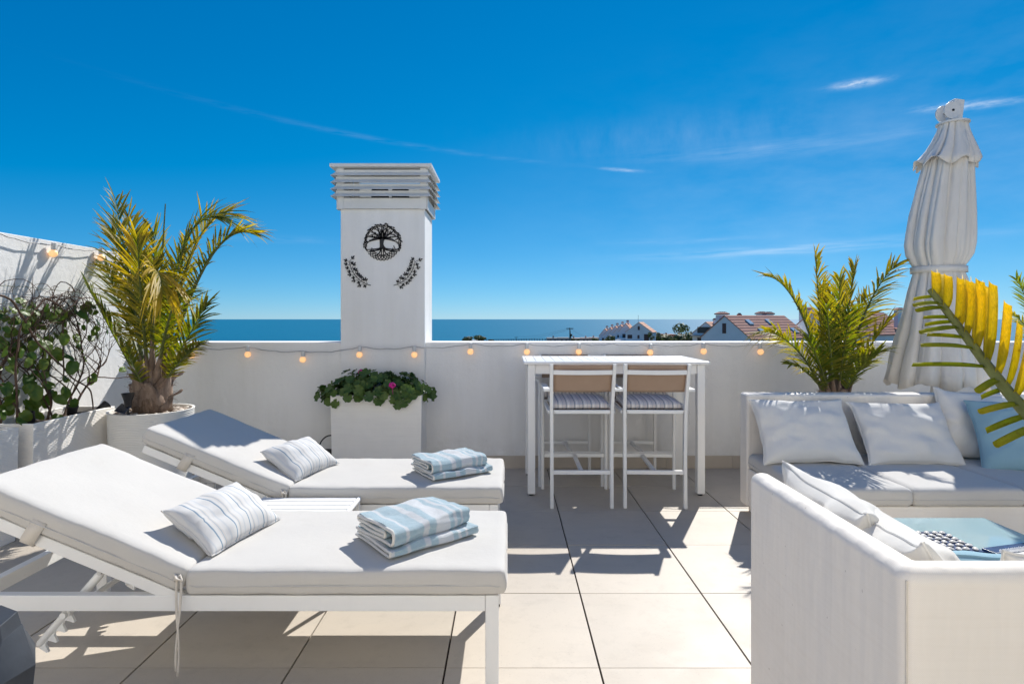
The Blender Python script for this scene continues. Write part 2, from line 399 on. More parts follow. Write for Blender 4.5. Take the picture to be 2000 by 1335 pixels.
# parasol cloth
t = NT('canopy'); v = t.coord()
c = t.mix(t.noise(v, 3, 5, .6), (.80, .775, .735), (.85, .83, .795)); c = t.mix(t.math('MULTIPLY', t.noise(t.coord(scale=(6, 6, .7)), 2, 5, .7, .5, .8), .35), c, (.60, .57, .53))
t.L(c, t.b.inputs['Base Color']); t.b.inputs['Roughness'].default_value = .85; t.L(t.bump(t.noise(t.coord(scale=(9, 9, 3)), 2, 4), .25, .02), t.b.inputs['Normal'])
tr = t.N('ShaderNodeBsdfTranslucent'); t.L(c, tr.inputs[0]); ms = t.N('ShaderNodeMixShader'); ms.inputs[0].default_value = .2
t.L(t.b.outputs[0], ms.inputs[1]); t.L(tr.outputs[0], ms.inputs[2]); t.L(ms.outputs[0], t.out.inputs[0])
# glass, bulb
t = NT('glass_top'); t.done((.62, .80, .82), .03, None, .6, Transmission_Weight=.55, IOR=1.45)
t = NT('bulb'); t.done((.80, .55, .28), .35, None, .3); t.b.inputs['Emission Color'].default_value = (1, .52, .23, 1); t.b.inputs['Emission Strength'].default_value = .42
simple('socket', (.60, .60, .59), .5, .1, 40)
simple('cable', (.47, .46, .45), .6, .1, 20)
simple('sea_shell', (.72, .68, .62), .25, .15, 30)
simple('tray_dark', (.025, .05, .13), .25, .3, 20)
simple('feather', (.78, .76, .72), .8, .1, 40)
# town
def roofmat(name, a, b, s=2.2):
    t = NT(name); v = t.coord(); sp = t.N('ShaderNodeSeparateXYZ'); t.L(v, sp.inputs[0])
    w1 = t.math('SINE', t.math('MULTIPLY', sp.outputs[2], 2 * math.pi * s))
    w2 = t.math('SINE', t.math('MULTIPLY', sp.outputs[0], 2 * math.pi * 3.0))
    c = t.mix(t.noise(v, .8, 5, .7), a, b); m = t.N('ShaderNodeMapRange'); m.inputs[1].default_value = .3; m.inputs[2].default_value = 1; t.L(w1, m.inputs[0])
    c = t.mix(t.math('MULTIPLY', m.outputs[0], .5), c, sc3(a, .5))
    t.done(c, .85, t.bump(w2, .4, .08, t.bump(w1, .5, .06)), .2)
roofmat('roof', (.36, .17, .13), (.46, .25, .20)); roofmat('roof_orange', (.58, .30, .20), (.66, .40, .29), 1.2)
simple('house_white', (.74, .74, .745), .9, .06, .5, coords='Object')
simple('house_red', (.42, .17, .10), .9, .15, .4); simple('house_pink', (.58, .42, .34), .9, .1, .4)
simple('house_window', (.045, .035, .032), .25, .3, .5); simple('shutter', (.10, .05, .04), .6, .2, 1)
simple('skylight', (.45, .55, .62), .08, .05, 1, spec=.8)
simple('stone_grey', (.35, .34, .32), .9, .2, .3)
t = NT('land'); v = t.coord(); t.done(t.mix(t.noise(v, .03, 8, .7), (.09, .10, .045), (.26, .20, .13)), .95, None, .1)
t = NT('sea'); v = t.coord(scale=(1, 1, 1)); mp = t.coord(scale=(.012, .05, 1))
n1 = t.noise(t.coord(scale=(.02, .05, 1)), 1, 8, .7); n2 = t.noise(t.coord(scale=(.0006, .004, 1)), 1, 5, .6)
c = t.mix(n2, (.001, .105, .185), (.001, .135, .225)); c = t.mix(t.math('MULTIPLY', n1, .3), c, (.008, .16, .25))
t.done(c, .36, t.bump(n1, .45, 2.0), .11)

# ------------------------------------------------------------------ terrace: floor, walls, chimney
WALL_Y, WALL_Z, LEFT_X = 5.335, 1.182, -3.50
TILE = 0.62
fl = MB(); fl.box(LEFT_X - .2, 6.2, -2.6, WALL_Y + .3, -.30, -.012)
floor = tag(fl.build('floor', 'grout'), 'terrace floor of large cream porcelain tiles with open dark joints', kind='structure')
tm = MB(); tm.box(-TILE / 2 + .0042, TILE / 2 - .0042, -TILE / 2 + .0022, TILE / 2 - .0022, -.02, 0)
tile_me = tm.mesh('tile', 'tile')
JX = (1171 - CX) / FPX * (EYE * FPX / (1303 - CY)); JY = EYE * FPX / (1303 - CY)
rnd = random.Random(3)
for i in range(-7, 10):
    for j in range(-6, 6):
        x, y = JX + (i - .5) * TILE, JY + (j - .5) * TILE
        if x + TILE / 2 < LEFT_X - .1 or y > WALL_Y + .2: continue
        o = inst('tile', tile_me, floor, (x, y, rnd.uniform(-.0012, .0006)))
        o.modifiers  # tiles share one mesh
bw = MB(); bw.box(LEFT_X - .25, 6.2, WALL_Y, WALL_Y + .36, -.30, WALL_Z)
back = tag(bw.build('parapet_wall', 'stucco', bevel=.006), 'low white stucco parapet wall along the far edge of the terrace, sea above it', 'wall')
sk = MB(); sk.box(-TILE / 2 + .001, TILE / 2 - .001, -.012, 0, .001, .118); sk_me = sk.mesh('skirting_tile', 'skirting')
for i in range(-6, 9):
    x = JX + .19 + i * TILE
    if LEFT_X + .3 < x < 6: inst('skirting_tile', sk_me, back, (x, WALL_Y - .0005, 0))
lw = MB(); lw.box(LEFT_X - .22, LEFT_X, -2.6, WALL_Y + .36, -.30, 2.0)
tag(lw.build('side_wall', 'stucco_warm', bevel=.006), 'tall white stucco wall on the left behind the vine and the palm', 'wall')

# unseen house front, added behind the camera to bounce sunlight onto the shaded walls
hf = thing('bounce_house_front', 'unseen cream stucco house front added behind the camera to bounce sunlight', 'house', (0, -2.62, 0))
b = MB(); b.prism([(LEFT_X - .2, 0), (-1.3, 0), (-1.3, 2.2), (1.3, 2.2), (1.3, 0), (6.2, 0), (6.2, 6.2), (LEFT_X - .2, 6.2)], -.25, 0, Matrix.Rotation(math.pi / 2, 4, 'X')); b.build('wall', 'house_cream', hf)
for x in (-.64, .64): b = MB(); b.box(x - .62, x + .62, .06, .10, .02, 2.18); b.box(x - .56, x + .56, .05, .062, .08, 2.12); b.build('sliding_door', 'white_metal', hf)
# chimney stack
cx0, cx1, cy0, cy1 = -1.562, -.776, WALL_Y - .045, WALL_Y + .46
ch = thing('chimney_stack', 'square white chimney stack with louvred metal top and black ornaments on it', 'chimney', ((cx0 + cx1) / 2, (cy0 + cy1) / 2, 0))
hx, hy = (cx1 - cx0) / 2, (cy1 - cy0) / 2
b = MB(); b.box(-hx, hx, -hy, hy, -.30, 2.43); b.build('shaft', 'stucco', ch, bevel=.006)
LX, LY = hx + .022, hy + .022                                  # louvre box half sizes
b = MB()
for s0, s1 in ((-1, 0), (1, 0), (0, -1), (0, 1)):
    if s0: b.box(s0 * LX - .006, s0 * LX + .006, -LY + .0061, LY - .0061, 2.425, 2.525)
    else: b.box(-LX, LX, s1 * LY - .006, s1 * LY + .006, 2.425, 2.525)
b.build('base_band', 'cap_metal', ch, bevel=.002)
for sx in (-1, 1):
    for sy in (-1, 1):
        b = MB(); px_, py_ = sx * LX, sy * LY
        b.box(min(px_, px_ - sx * .06), max(px_, px_ - sx * .06), py_ - .003 + sy * .006, py_ + .003 + sy * .006, 2.42, 2.80)
        b.box(px_ - .003 + sx * .006, px_ + .003 + sx * .006, min(py_, py_ - sy * .06), max(py_, py_ - sy * .06), 2.42, 2.80)
        b.build('corner_post', 'cap_metal', ch, bevel=.001)
for k in range(4):
    z0 = 2.535 + k * .0640
    prof = [(.011, z0 + .056), (.011, z0 + .036), (.052, z0 - .003)]
    for side in range(4):
        b = MB(); vs_ = []
        for (d, z) in prof:
            X, Y = LX + d, LY + d
            c = [(-X, -Y), (X, -Y), (X, Y), (-X, Y)]; a0, a1 = c[side], c[(side + 1) % 4]
            vs_ += [(*a0, z), (*a1, z)]
        b.add(vs_, [(0, 1, 3, 2), (2, 3, 5, 4)]); b.build('slat', 'cap_metal', ch, solid=.0025)
b = MB(); b.box(-LX - .058, LX + .052, -LY - .058, LY + .035, 2.802, 2.832); b.build('cap_roof', 'cap_metal', ch, bevel=.003)
for sx in (-.14, .06):
    b = MB(); b.lathe([(.085, 0), (.085, .22), (.07, .25), (.06, .25), (.06, .02)], 24, (sx + .06, 0, 2.432)); b.build('flue', 'black_metal', ch, smooth=40)

# ornaments on the chimney front
OY = cy0 - .004
def strokes(mb, pts, ws, th=.004):
    n = len(pts)
    if not isinstance(ws, (list, tuple)): ws = [ws] * n
    L, R = [], []
    for i in range(n):
        a, c = Vector(pts[max(i - 1, 0)]), Vector(pts[min(i + 1, n - 1)]); d = (c - a).normalized(); nn = Vector((-d.y, d.x))
        p = Vector(pts[i]); L.append(p + nn * ws[i] / 2); R.append(p - nn * ws[i] / 2)
    vs_ = [(p.x, y, p.y) for y in (-th, 0) for p in L + R]; m = 2 * n; fs = []
    for i in range(n - 1):
        fs += [(i, i + 1, n + i + 1, n + i), (m + i, m + n + i, m + n + i + 1, m + i + 1), (i, m + i, m + i + 1, i + 1), (n + i, n + i + 1, m + n + i + 1, m + n + i)]
    fs += [(0, n, m + n, m), (n - 1, m + n - 1, m + 2 * n - 1, 2 * n - 1)]
    mb.add(vs_, fs)
def leafshape(mb, p, ang, L, W, th=.004):
    poly = [(0, 0), (.3 * L, .5 * W), (.6 * L, .42 * W), (L, 0), (.6 * L, -.42 * W), (.3 * L, -.5 * W)]
    c, s_ = math.cos(ang), math.sin(ang); n = 6
    q = [(p[0] + x * c - y * s_, p[1] + x * s_ + y * c) for x, y in poly]
    mb.add([(x, y_, z) for y_ in (-th, 0) for x, z in q], [tuple(range(n)), tuple(range(2 * n - 1, n - 1, -1))] + [(i, (i + 1) % n, (i + 1) % n + n, i + n) for i in range(n)])
def bez(p0, p1, p2, n=10):
    p0, p1, p2 = Vector(p0), Vector(p1), Vector(p2)
    return [p0 * (1 - u) ** 2 + p1 * (2 * u * (1 - u)) + p2 * u * u for u in [k / n for k in range(n + 1)]]
c0 = P(747, 474, OY)
orn = thing('tree_ornament', 'round black metal tree of life ornament on the chimney front', 'wall ornament', c0)
R = .165; rr = random.Random(5)
b = MB(); strokes(b, [(-.002, .045), (-.006, .02), (-.008, -.01), (-.004, -.035), (0, -.06)], [.062, .040, .034, .042, .075]); b.build('trunk', 'black_metal', orn)
b = MB()
for s_ in (-1, 1):
    for (x1, z1, x2, z2, w) in ((.03, .09, .05, .155, .020), (.06, .075, .11, .115, .018), (.07, .05, .145, .06, .018), (.06, .035, .155, .0, .014), (.01, .10, .005, .16, .014), (.10, .06, .16, -.03, .011), (.04, .12, .085, .14, .009), (.02, .10, -.06, .15, .009), (.09, .1, .15, .04, .009)):
        pts_ = bez((s_ * .008, .04 if w > .01 else .07), (s_ * x1, z1), (s_ * x2, z2)); strokes(b, pts_, [w * (1 - .75 * k / 10) + .002 for k in range(11)])
for k in range(3):
    a0 = math.radians(-18 + 4 * k); pts_ = [((R - .012 * k) * math.cos(a0 + (math.pi - 2 * a0) * u / 30), (R - .012 * k) * math.sin(a0 + (math.pi - 2 * a0) * u / 30)) for u in range(31)]
    if k < 2: strokes(b, [(x + .004 * math.sin(i * 2.2), z + .004 * math.cos(i * 2.2)) for i, (x, z) in enumerate(pts_)], .0055)
b.build('branches', 'black_metal', orn)
b = MB()
for k in range(11):                                              # woven roots along the lower rim
    a0 = math.radians(205 + k * 11.5)
    for dr in (-1, 1):
        pts_ = []
        for u in range(9):
            t_ = u / 8; a = a0 + math.radians(26) * t_; r_ = R - .028 + dr * .028 * math.cos(t_ * math.pi)
            pts_.append((r_ * math.cos(a), r_ * math.sin(a)))
        strokes(b, pts_, .0065)
for s_ in (-1, 1):
    for (x1, z1, x2, z2, w) in ((.03, -.075, .12, -.075, .018), (.015, -.09, .06, -.125, .014), (.06, -.06, .15, -.065, .012), (.004, -.09, .015, -.14, .011)):
        pts_ = bez((s_ * .012, -.05), (s_ * x1, z1), (s_ * x2, z2)); strokes(b, pts_, [w * (1 - .5 * k / 10) for k in range(11)])
b.build('roots', 'black_metal', orn)
b = MB()
for k in range(58):
    a = math.radians(-20 + 220 * k / 57); r_ = R + rr.uniform(-.008, .010)
    leafshape(b, (r_ * math.cos(a), r_ * math.sin(a)), a + math.pi * .5 * (1 if a > math.pi / 2 else -1) + (rr.choice((-.6, .6)) if k % 2 else .25 * (1 if a < math.pi / 2 else -1)), .026, .013)
for k in range(34):
    a = math.radians(rr.uniform(5, 175)); r_ = rr.uniform(.075, .14)
    leafshape(b, (r_ * math.cos(a), r_ * math.sin(a)), rr.uniform(0, 6.28), .022, .012)
b.build('leaves', 'black_metal', orn)
def branch_ornament(px, py, mir, label):
    o = thing('branch_ornament', label, 'wall ornament', P(px, py, OY), group='leafy branch ornaments on the chimney')
    st_ = bez((.105 * mir, -.115), (-.055 * mir, -.075), (-.095 * mir, .105), 20); b = MB(); strokes(b, st_, [.004 + .002 * (1 - k / 20) for k in range(21)]); 
    lv = MB()
    for k in range(2, 21, 2):
        p = Vector(st_[k]); d = (Vector(st_[min(k + 1, 20)]) - Vector(st_[k - 1])).normalized(); base = math.atan2(d.y, d.x)
        for s_ in (-1, 1):
            tw = base + s_ * .95; ln = .036 + .014 * math.sin(k * 1.7 + s_)
            q = p + Vector((math.cos(tw), math.sin(tw))) * ln; strokes(b, [tuple(p), tuple((p + q) / 2), tuple(q)], .0028)
            for da in (-.75, 0, .75): leafshape(lv, q if da == 0 else p + (q - p) * .75, tw + da, .027, .0125)
    b.build('stem', 'black_metal', o); lv.build('leaves', 'black_metal', o)
branch_ornament(702, 533, 1, 'black metal leafy branch on the chimney, left of the pair below the tree')
branch_ornament(791, 533, -1, 'black metal leafy branch on the chimney, right of the pair below the tree')

# ------------------------------------------------------------------ string lights
def string_light(label, pts, bulbs, nrm, gap):
    o = thing('string_light', label, 'string light', pts[0])
    base = Vector(pts[0]); cat = []
    for i in range(len(pts) - 1):
        a, c = Vector(pts[i]) - base, Vector(pts[i + 1]) - base; n = 8
        for k in range(n): cat.append(a + (c - a) * (k / n) - Vector((0, 0, .045 * (c - a).length * 4 * (k / n) * (1 - k / n))) + Vector((0, 0, .004 * math.sin(k * 2.1 + i * 3))))
    cat.append(Vector(pts[-1]) - base); b = MB(); b.tube(cat, .0048, 6); b.build('cable', 'cable', o, smooth=60)
    rb = random.Random(2)
    for p in bulbs:
        q = Vector(p) - base; tilt = rb.uniform(-.1, .1)
        b = MB(); b.lathe([(.008, .022), (.017, .018), (.019, -.004), (.017, -.006), (.019, -.010), (.0165, -.034), (.012, -.036)], 14); so = b.build('socket', 'socket', o, smooth=35)
        so.location = q; so.rotation_euler = (rb.uniform(-.06, .06), tilt, 0)
        b = MB(); b.lathe([(.010, -.034), (.018, -.038), (.026, -.049), (.0285, -.061), (.026, -.075), (.017, -.0855), (.006, -.0895), (.001, -.090)], 18); bu = b.build('bulb', 'bulb', so, smooth=180)
SY = WALL_Y - .045
bp = [(375, 679), (483, 677), (592, 687), (705, 677), (811, 677), (919, 671.5), (1029, 672), (1131, 672), (1271, 673), (1374, 671), (1484, 672), (1590, 672), (1700, 673)]
pts = [P(300, 688, SY)] + [P(a, c - 1, SY) for a, c in bp[:8]] + [P(1196, 671, SY)] + [P(a, c - 1, SY) for a, c in bp[8:]] + [P(1800, 672, SY)]
bl = [P(a, c + 2, SY) for a, c in bp]
for i in (3, 4): bl[i].y -= .045
for i, q in enumerate(pts):
    if 690 < q.x * FPX / q.y + CX < 820: q.y -= .045
string_light('string of round warm bulbs strung along the low parapet wall', pts, bl, (0, -1, 0), .0)
def PL(px, py, X=LEFT_X + .035):
    Y = X * FPX / (px - CX); return P(px, py, Y)
pts = [PL(-60, 448), PL(0, 456), PL(105, 477), PL(197, 487), PL(262, 500)]
string_light('string of warm bulbs sagging along the top of the tall left wall', pts, [PL(105, 479), PL(197, 489), PL(-30, 455)], (1, 0, 0), 0)
for z, lab in ((1.62, 'upper thin green support wire on the left wall above the vine'), (1.50, 'lower thin green support wire on the left wall behind the vine')):
    b = MB(); b.tube([(LEFT_X + .025, y, z + .012 * math.sin(y * 5)) for y in [2.6 + .2 * k for k in range(11)]], .0016, 5)
    tag(b.build('support_wire', 'stem_green', smooth=60), lab, 'wire')

# ------------------------------------------------------------------ soft goods
def boxgrid(hx, hy, hz, nx, ny, nz):
    def ax(h, n):
        out = []
        for i in range(n + 1):
            u = -1 + 2 * i / n; out.append(h * (u * .55 + .45 * math.sin(u * math.pi / 2)))
        return out
    X, Y, Z = ax(hx, nx), ax(hy, ny), ax(hz, nz); mb = MB()
    def face(A, B, f):
        n, m = len(A), len(B)
        mb.add([f(a, c) for c in B for a in A], [(j * n + i, j * n + i + 1, (j + 1) * n + i + 1, (j + 1) * n + i) for j in range(m - 1) for i in range(n - 1)])
    for s_ in (-1, 1):
        face(X, Y, lambda a, c: (a, c, s_ * hz)); face(X, Z, lambda a, c: (a, s_ * hy, c)); face(Y, Z, lambda a, c: (s_ * hx, a, c))
    return mb
def cushion(name, lx, ly, lz, r, puff, mat, parent=None, seed=0, wr=.003, res=.03, seam=True):
    hx, hy, hz = lx / 2, ly / 2, lz / 2
    mb = boxgrid(hx, hy, hz, max(10, int(lx / res)), max(10, int(ly / res)), 10); out = []
    for (x, y, z) in mb.v:
        ix, iy, iz = [max(-(h - r), min(h - r, q)) for h, q in ((hx, x), (hy, y), (hz, z))]
        d = Vector((x - ix, y - iy, z - iz)); p = Vector((ix, iy, iz)) + (d.normalized() * r if d.length > 1e-9 else d)
        u, v = x / hx, y / hy; w = z / hz
        p.z += w * puff * (1 - abs(u) ** 3) * (1 - abs(v) ** 3)
        bulge = (1 - abs(w) ** 2) * .007
        p.x += bulge * u ** 3; p.y += bulge * v ** 3
        nv = Vector((x * 5 + seed * 7, y * 5, z * 9)); p.z += wr * noise.noise(nv) * (1 if w > 0 else .3) + wr * .5 * noise.noise(nv * 3.1)
        p.y += wr * .9 * noise.noise(nv * 2.2 + Vector((9, 2, 5))) * abs(v) ** 2; p.x += wr * .9 * noise.noise(nv * 2.2 + Vector((3, 8, 1))) * abs(u) ** 2
        out.append(p)
    mb.v = [tuple(p) for p in out]; o = mb.build(name, mat, parent, smooth=180, merge=True)
    if seam:
        n = 60; loop = []
        for k in range(n + 1):
            t_ = 2 * math.pi * k / n; e = 2 / 14
            c_, s_ = math.cos(t_), math.sin(t_); q = .06
            loop.append(((hx + .0075) * math.copysign(abs(c_) ** q, c_), (hy + .0075) * math.copysign(abs(s_) ** q, s_), -.012 + .0025 * math.sin(k)))
        m2 = MB(); m2.tube(loop, .0028, 5); m2.build('piping', mat, o, smooth=60)
    return o
def pillow(name, w, h, t_, mat, M, label, cat='pillow', group=None, seed=0, wr=1.0, n=34, sag=0.0):
    mb = MB(); rs = random.Random(seed); so = rs.uniform(0, 50)
    def f(sgn):
        def g(a, c):
            u, v = math.sin((2 * a - 1) * math.pi / 2), math.sin((2 * c - 1) * math.pi / 2)
            u, v = .6 * u + .4 * (2 * a - 1), .6 * v + .4 * (2 * c - 1)
            x = w / 2 * u * (1 - .085 * (1 - v * v) * u * u); y = h / 2 * v * (1 - .085 * (1 - u * u) * v * v)
            prof = max(0, (1 - u * u) * (1 - v * v)) ** .42
            edge = max(abs(u), abs(v))
            fold = noise.noise(Vector((math.atan2(v, u) * 2.6 + so, edge * 1.2, so))) * sm(.35, .95, edge) * (1 - sm(.93, 1, edge))
            soft = noise.noise(Vector((u * 2.2 + so, v * 2.2, sgn * 3)))
            cr = 1 - abs(noise.noise(Vector((u * 3.1 + so * 2, v * 2.6 + 4, sgn * 5)))) * 2
            z = sgn * t_ / 2 * (prof * (1 + .16 * soft * wr) + .22 * fold * wr * prof ** .5 + .05 * wr * max(0, cr) * prof)
            y -= sag * h * .10 * (1 - u * u) * sm(0, 1, v)
            wv_ = .010 * wr * noise.noise(Vector((u * 3 + so, v * 3, 9)))
            return (x + wv_ * abs(v), y + wv_ * abs(u), z + .008 * wr * noise.noise(Vector((u * 2 + so, v * 2, 1))))
        return g
    mb.grid(n, n, f(1)); mb.grid(n, n, f(-1)); o = mb.build(name, mat, None, smooth=180, merge=True); o.matrix_world = M
    per = []
    for k in range(4 * n + 1):
        s_ = (k % (4 * n)) / n; e = int(s_); q = s_ - e
        a, c = ((q, 0), (1, q), (1 - q, 1), (0, 1 - q))[e % 4]; v1, v2 = Vector(f(1)(a, c)), Vector(f(-1)(a, c)); per.append((v1 + v2) / 2)
    m2 = MB(); m2.tube(per, .0035, 5); m2.build('piping', mat, o, smooth=60)
    return tag(o, label, cat, group)
def lean(center, nrm, up=(0, 0, 1), roll=0):
    z = Vector(nrm).normalized(); u = Vector(up); x = u.cross(z).normalized(); y = z.cross(x).normalized()
    return frame(center, x, y, z) @ Matrix.Rotation(roll, 4, 'Z')

# ------------------------------------------------------------------ sun loungers
def make_lounger(label, loc, seed):
    o = thing('sun_lounger', label, 'sun lounger', loc, group='white sun loungers'); W, L, hx_ = .66, 2.05, -1.19; ang = math.radians(22.5)
    WM = 'white_metal'
    for y in (0, W - .035): b = MB(); b.box(-L, -.0505, y, y + .035, .300, .360); b.build('side_rail', WM, o, bevel=.004)
    for y in (0, W - .035):
        for x in (-.05, -L + .08):
            b = MB(); b.box(x, x + .05, y - .0005, y + .0355, .012, .3605 if x > -1 else .2995); lg = b.build('leg', WM, o, bevel=.004)
            f_ = MB(); f_.box(x + .004, x + .046, y + .004, y + .031, 0, .012); f_.build('foot', 'black_plastic', lg)
    b = MB(); b.box(-.045, -.005, .0355, W - .0355, .302, .358); b.build('end_rail', WM, o, bevel=.004)
    b = MB(); b.box(-L, -L + .04, .0355, W - .0355, .302, .358); b.build('end_rail', WM, o, bevel=.004)
    for k in range(9):
        x = -.13 - k * .118; b = MB(); b.box(x - .03, x + .03, .0355, W - .0355, .338, .352); b.build('slat', WM, o, bevel=.002)
    H = Vector((hx_, 0, .368)); dx, dz = Vector((-math.cos(ang), 0, math.sin(ang))), Vector((math.sin(ang), 0, math.cos(ang)))
    for y in (.018, W - .018):
        b = MB(); p = H + Vector((0, y, 0)) + dz * -.026; b.bar(p, p + dx * .86, .032, .045, dz); b.build('backrest_rail', WM, o, bevel=.004)
    for k in range(8):
        p = H + dx * (.06 + k * .108) + dz * -.016; b = MB(); b.bar(p + Vector((0, .035, 0)), p + Vector((0, W - .035, 0)), .055, .014, dz); b.build('slat', WM, o, bevel=.002)
    for y in (.075, W - .075):                                     # toothed support strut
        p0, p1 = Vector((-1.545, y, .418)), Vector((-1.795, y, .13)); d = (p1 - p0).normalized(); nn = Vector((-d.z, 0, d.x)); nn = nn if nn.x > 0 else -nn
        b = MB(); b.tube([p0, p0 + d * .02, p1 - d * .01, p1], [.010, .016, .014, .008], 10); st_ = b.build('support_strut', WM, o, smooth=50)
        b = MB(); b.tube([p0 + Vector((0, -.02, 0)), p0 + Vector((0, .02, 0))], .008, 10); b.build('bolt', 'socket', st_, smooth=50)
        b = MB(); M = frame((0, 0, 0), d, nn, Vector((0, 1, 0)))
        b = MB(); a0 = p0 + d * .17; poly = [(0, 0)]
        for k in range(4):
            s0 = k * .052; poly += [(s0 + .004, .026), (s0 + .012, .010), (s0 + .022, .007), (s0 + .034, .012), (s0 + .046, .040), (s0 + .052, .036)]
        poly += [(.214, .0)]
        vs_ = [a0 + d * x + nn * (y_ + .008) + Vector((0, yy, 0)) for yy in (-.005, .005) for x, y_ in poly]; n = len(poly)
        b.add(vs_, [tuple(range(n)), tuple(range(2 * n - 1, n - 1, -1))] + [(i, (i + 1) % n, (i + 1) % n + n, i + n) for i in range(n)]); b.build('teeth', WM, st_)
    b = MB(); b.tube([(-1.66, .02, .272), (-1.66, W - .02, .272)], .012, 10); b.build('cross_bar', WM, o, smooth=50)
    b = MB(); b.box(-1.675, -1.645, .0362, .052, .262, .2995); b.build('bracket', WM, o, bevel=.002)
    b = MB(); b.box(-1.675, -1.645, W - .052, W - .0362, .262, .2995); b.build('bracket', WM, o, bevel=.002)
    c1 = cushion('seat_cushion', 1.192, W + .01, .098, .014, .006, 'mattress', o, seed, .005); c1.location = (hx_ + .617, W / 2 - .004, .413)
    c2 = cushion('back_cushion', .865, W + .01, .098, .014, .006, 'mattress', o, seed + 4, .005)
    c2.matrix_local = frame(H + dx * .447 + dz * .052 + Vector((0, W / 2 - .004, 0)), -dx, Vector((0, 1, 0)), dz)
    # strap holding the back cushion to its frame
    ps = [H + dx * .60 + dz * a + Vector((0, y, 0)) + dx * s_ for a, y, s_ in ((.055, -.0155, -.01), (.01, -.0165, .0), (-.03, -.010, .01), (-.056, .004, .018), (-.058, .10, .02))]
    b = MB(); vs_ = []
    for p in ps: vs_ += [p - dx * .028, p + dx * .028]
    b.add(vs_, [(2 * k, 2 * k + 1, 2 * k + 3, 2 * k + 2) for k in range(len(ps) - 1)]); b.build('strap', 'strap', o, solid=.003, smooth=60)
    rs = random.Random(seed + 3)
    for k, (dx_, ln) in enumerate(((-.006, .365), (.012, .345))):                    # hanging tie ribbons
        pts_ = [Vector((hx_ - .004 + dx_ + .022 * math.sin(u * 3.0 + k * 2.2) * u, -.022 - .012 * math.sin(u * 3.1), .435 - u * ln)) for u in [q / 16 for q in range(17)]]
        b = MB(); vs_ = []
        for i, p in enumerate(pts_):
            w = Vector((math.cos(.5 * math.sin(i * .5 + k)), .5 * math.sin(i * .4 + k), 0)).normalized() * .0042; vs_ += [p - w, p + w]
        b.add(vs_, [(2 * i, 2 * i + 1, 2 * i + 3, 2 * i + 2) for i in range(16)]); b.build('tie', 'strap', o, solid=.002, smooth=60)
    b = MB(); b.tube([(hx_ - .018, -.02, .448), (hx_ - .004, -.034, .437), (hx_ + .014, -.028, .430), (hx_ + .004, -.022, .445), (hx_ - .018, -.026, .430)], .006, 6); b.build('knot', 'strap', o, smooth=60)
    return o
N1, N2 = Vector((-.035, 2.135, 0)), Vector((-.055, 3.18, 0))
make_lounger('white cushioned sun lounger nearest the camera, its front ties hanging to the floor', N1, 1)
make_lounger('white cushioned sun lounger farther back, beside the geranium planter', N2, 2)
def lounger_pillow(N, label, seed, yaw, dx_=0, dy=.30):
    ang = math.radians(33); c = Vector((N.x - 1.19 + .045 + dx_, N.y + dy, .548)); z = Vector((math.sin(ang), 0, math.cos(ang)))
    M = frame(c, Vector((0, 1, 0)), Vector((-math.cos(ang), 0, math.sin(ang))), z)
    pillow('striped_pillow', .43, .285, .145, 'stripe_pillow', Matrix.Translation(c) @ Matrix.Rotation(yaw, 4, 'Z') @ Matrix.Translation(-c) @ M, label, 'pillow', 'striped pillows on the loungers', seed, .9)
lounger_pillow(N1, 'white and blue striped pillow on the near sun lounger', 11, -.24, -.045, .32)
lounger_pillow(N2, 'white and blue striped pillow on the far sun lounger', 12, -.30, -.07, .31)

def folded(kind, half, g, seed):
    """cross-section of a folded towel as a path in (y, z): inner folds wrapped by one outer layer with a round closed front"""
    rs = random.Random(seed); out = []
    def line(y0, y1, z0, z1, n=14):
        for i in range(n + 1):
            u = i / n; out.append(Vector((y0 + (y1 - y0) * u, z0 + (z1 - z0) * u + .10 * g * math.sin(u * 7 + seed + z0 * 90))))
    def arc(yc, zc, r, sd, up, n=8, ex=1.0):
        for i in range(1, n):
            a = -math.pi / 2 + math.pi * i / n; a = a if up else -a
            out.append(Vector((yc + sd * math.cos(a) * r * ex, zc + math.sin(a) * r)))
    if kind == 'thick':
        line(.80 * half, -.62 * half, 1.55 * g, 1.45 * g); arc(-.62 * half, 1.95 * g, .48 * g, -1, True)
        line(-.62 * half, .86 * half, 2.45 * g, 2.5 * g); arc(.86 * half, 3.0 * g, .5 * g, 1, True)
        line(.86 * half, -half, 3.5 * g, 3.55 * g); arc(-half, 2.02 * g, 1.5 * g, -1, False, 12, .72); line(-half, half * 1.02, .5 * g, .5 * g)
    else:
        line(.9 * half, -half, 1.5 * g, 1.55 * g); arc(-half, 1.0 * g, .52 * g, -1, False, 8); line(-half, half * 1.03, .5 * g, .5 * g)
    return out
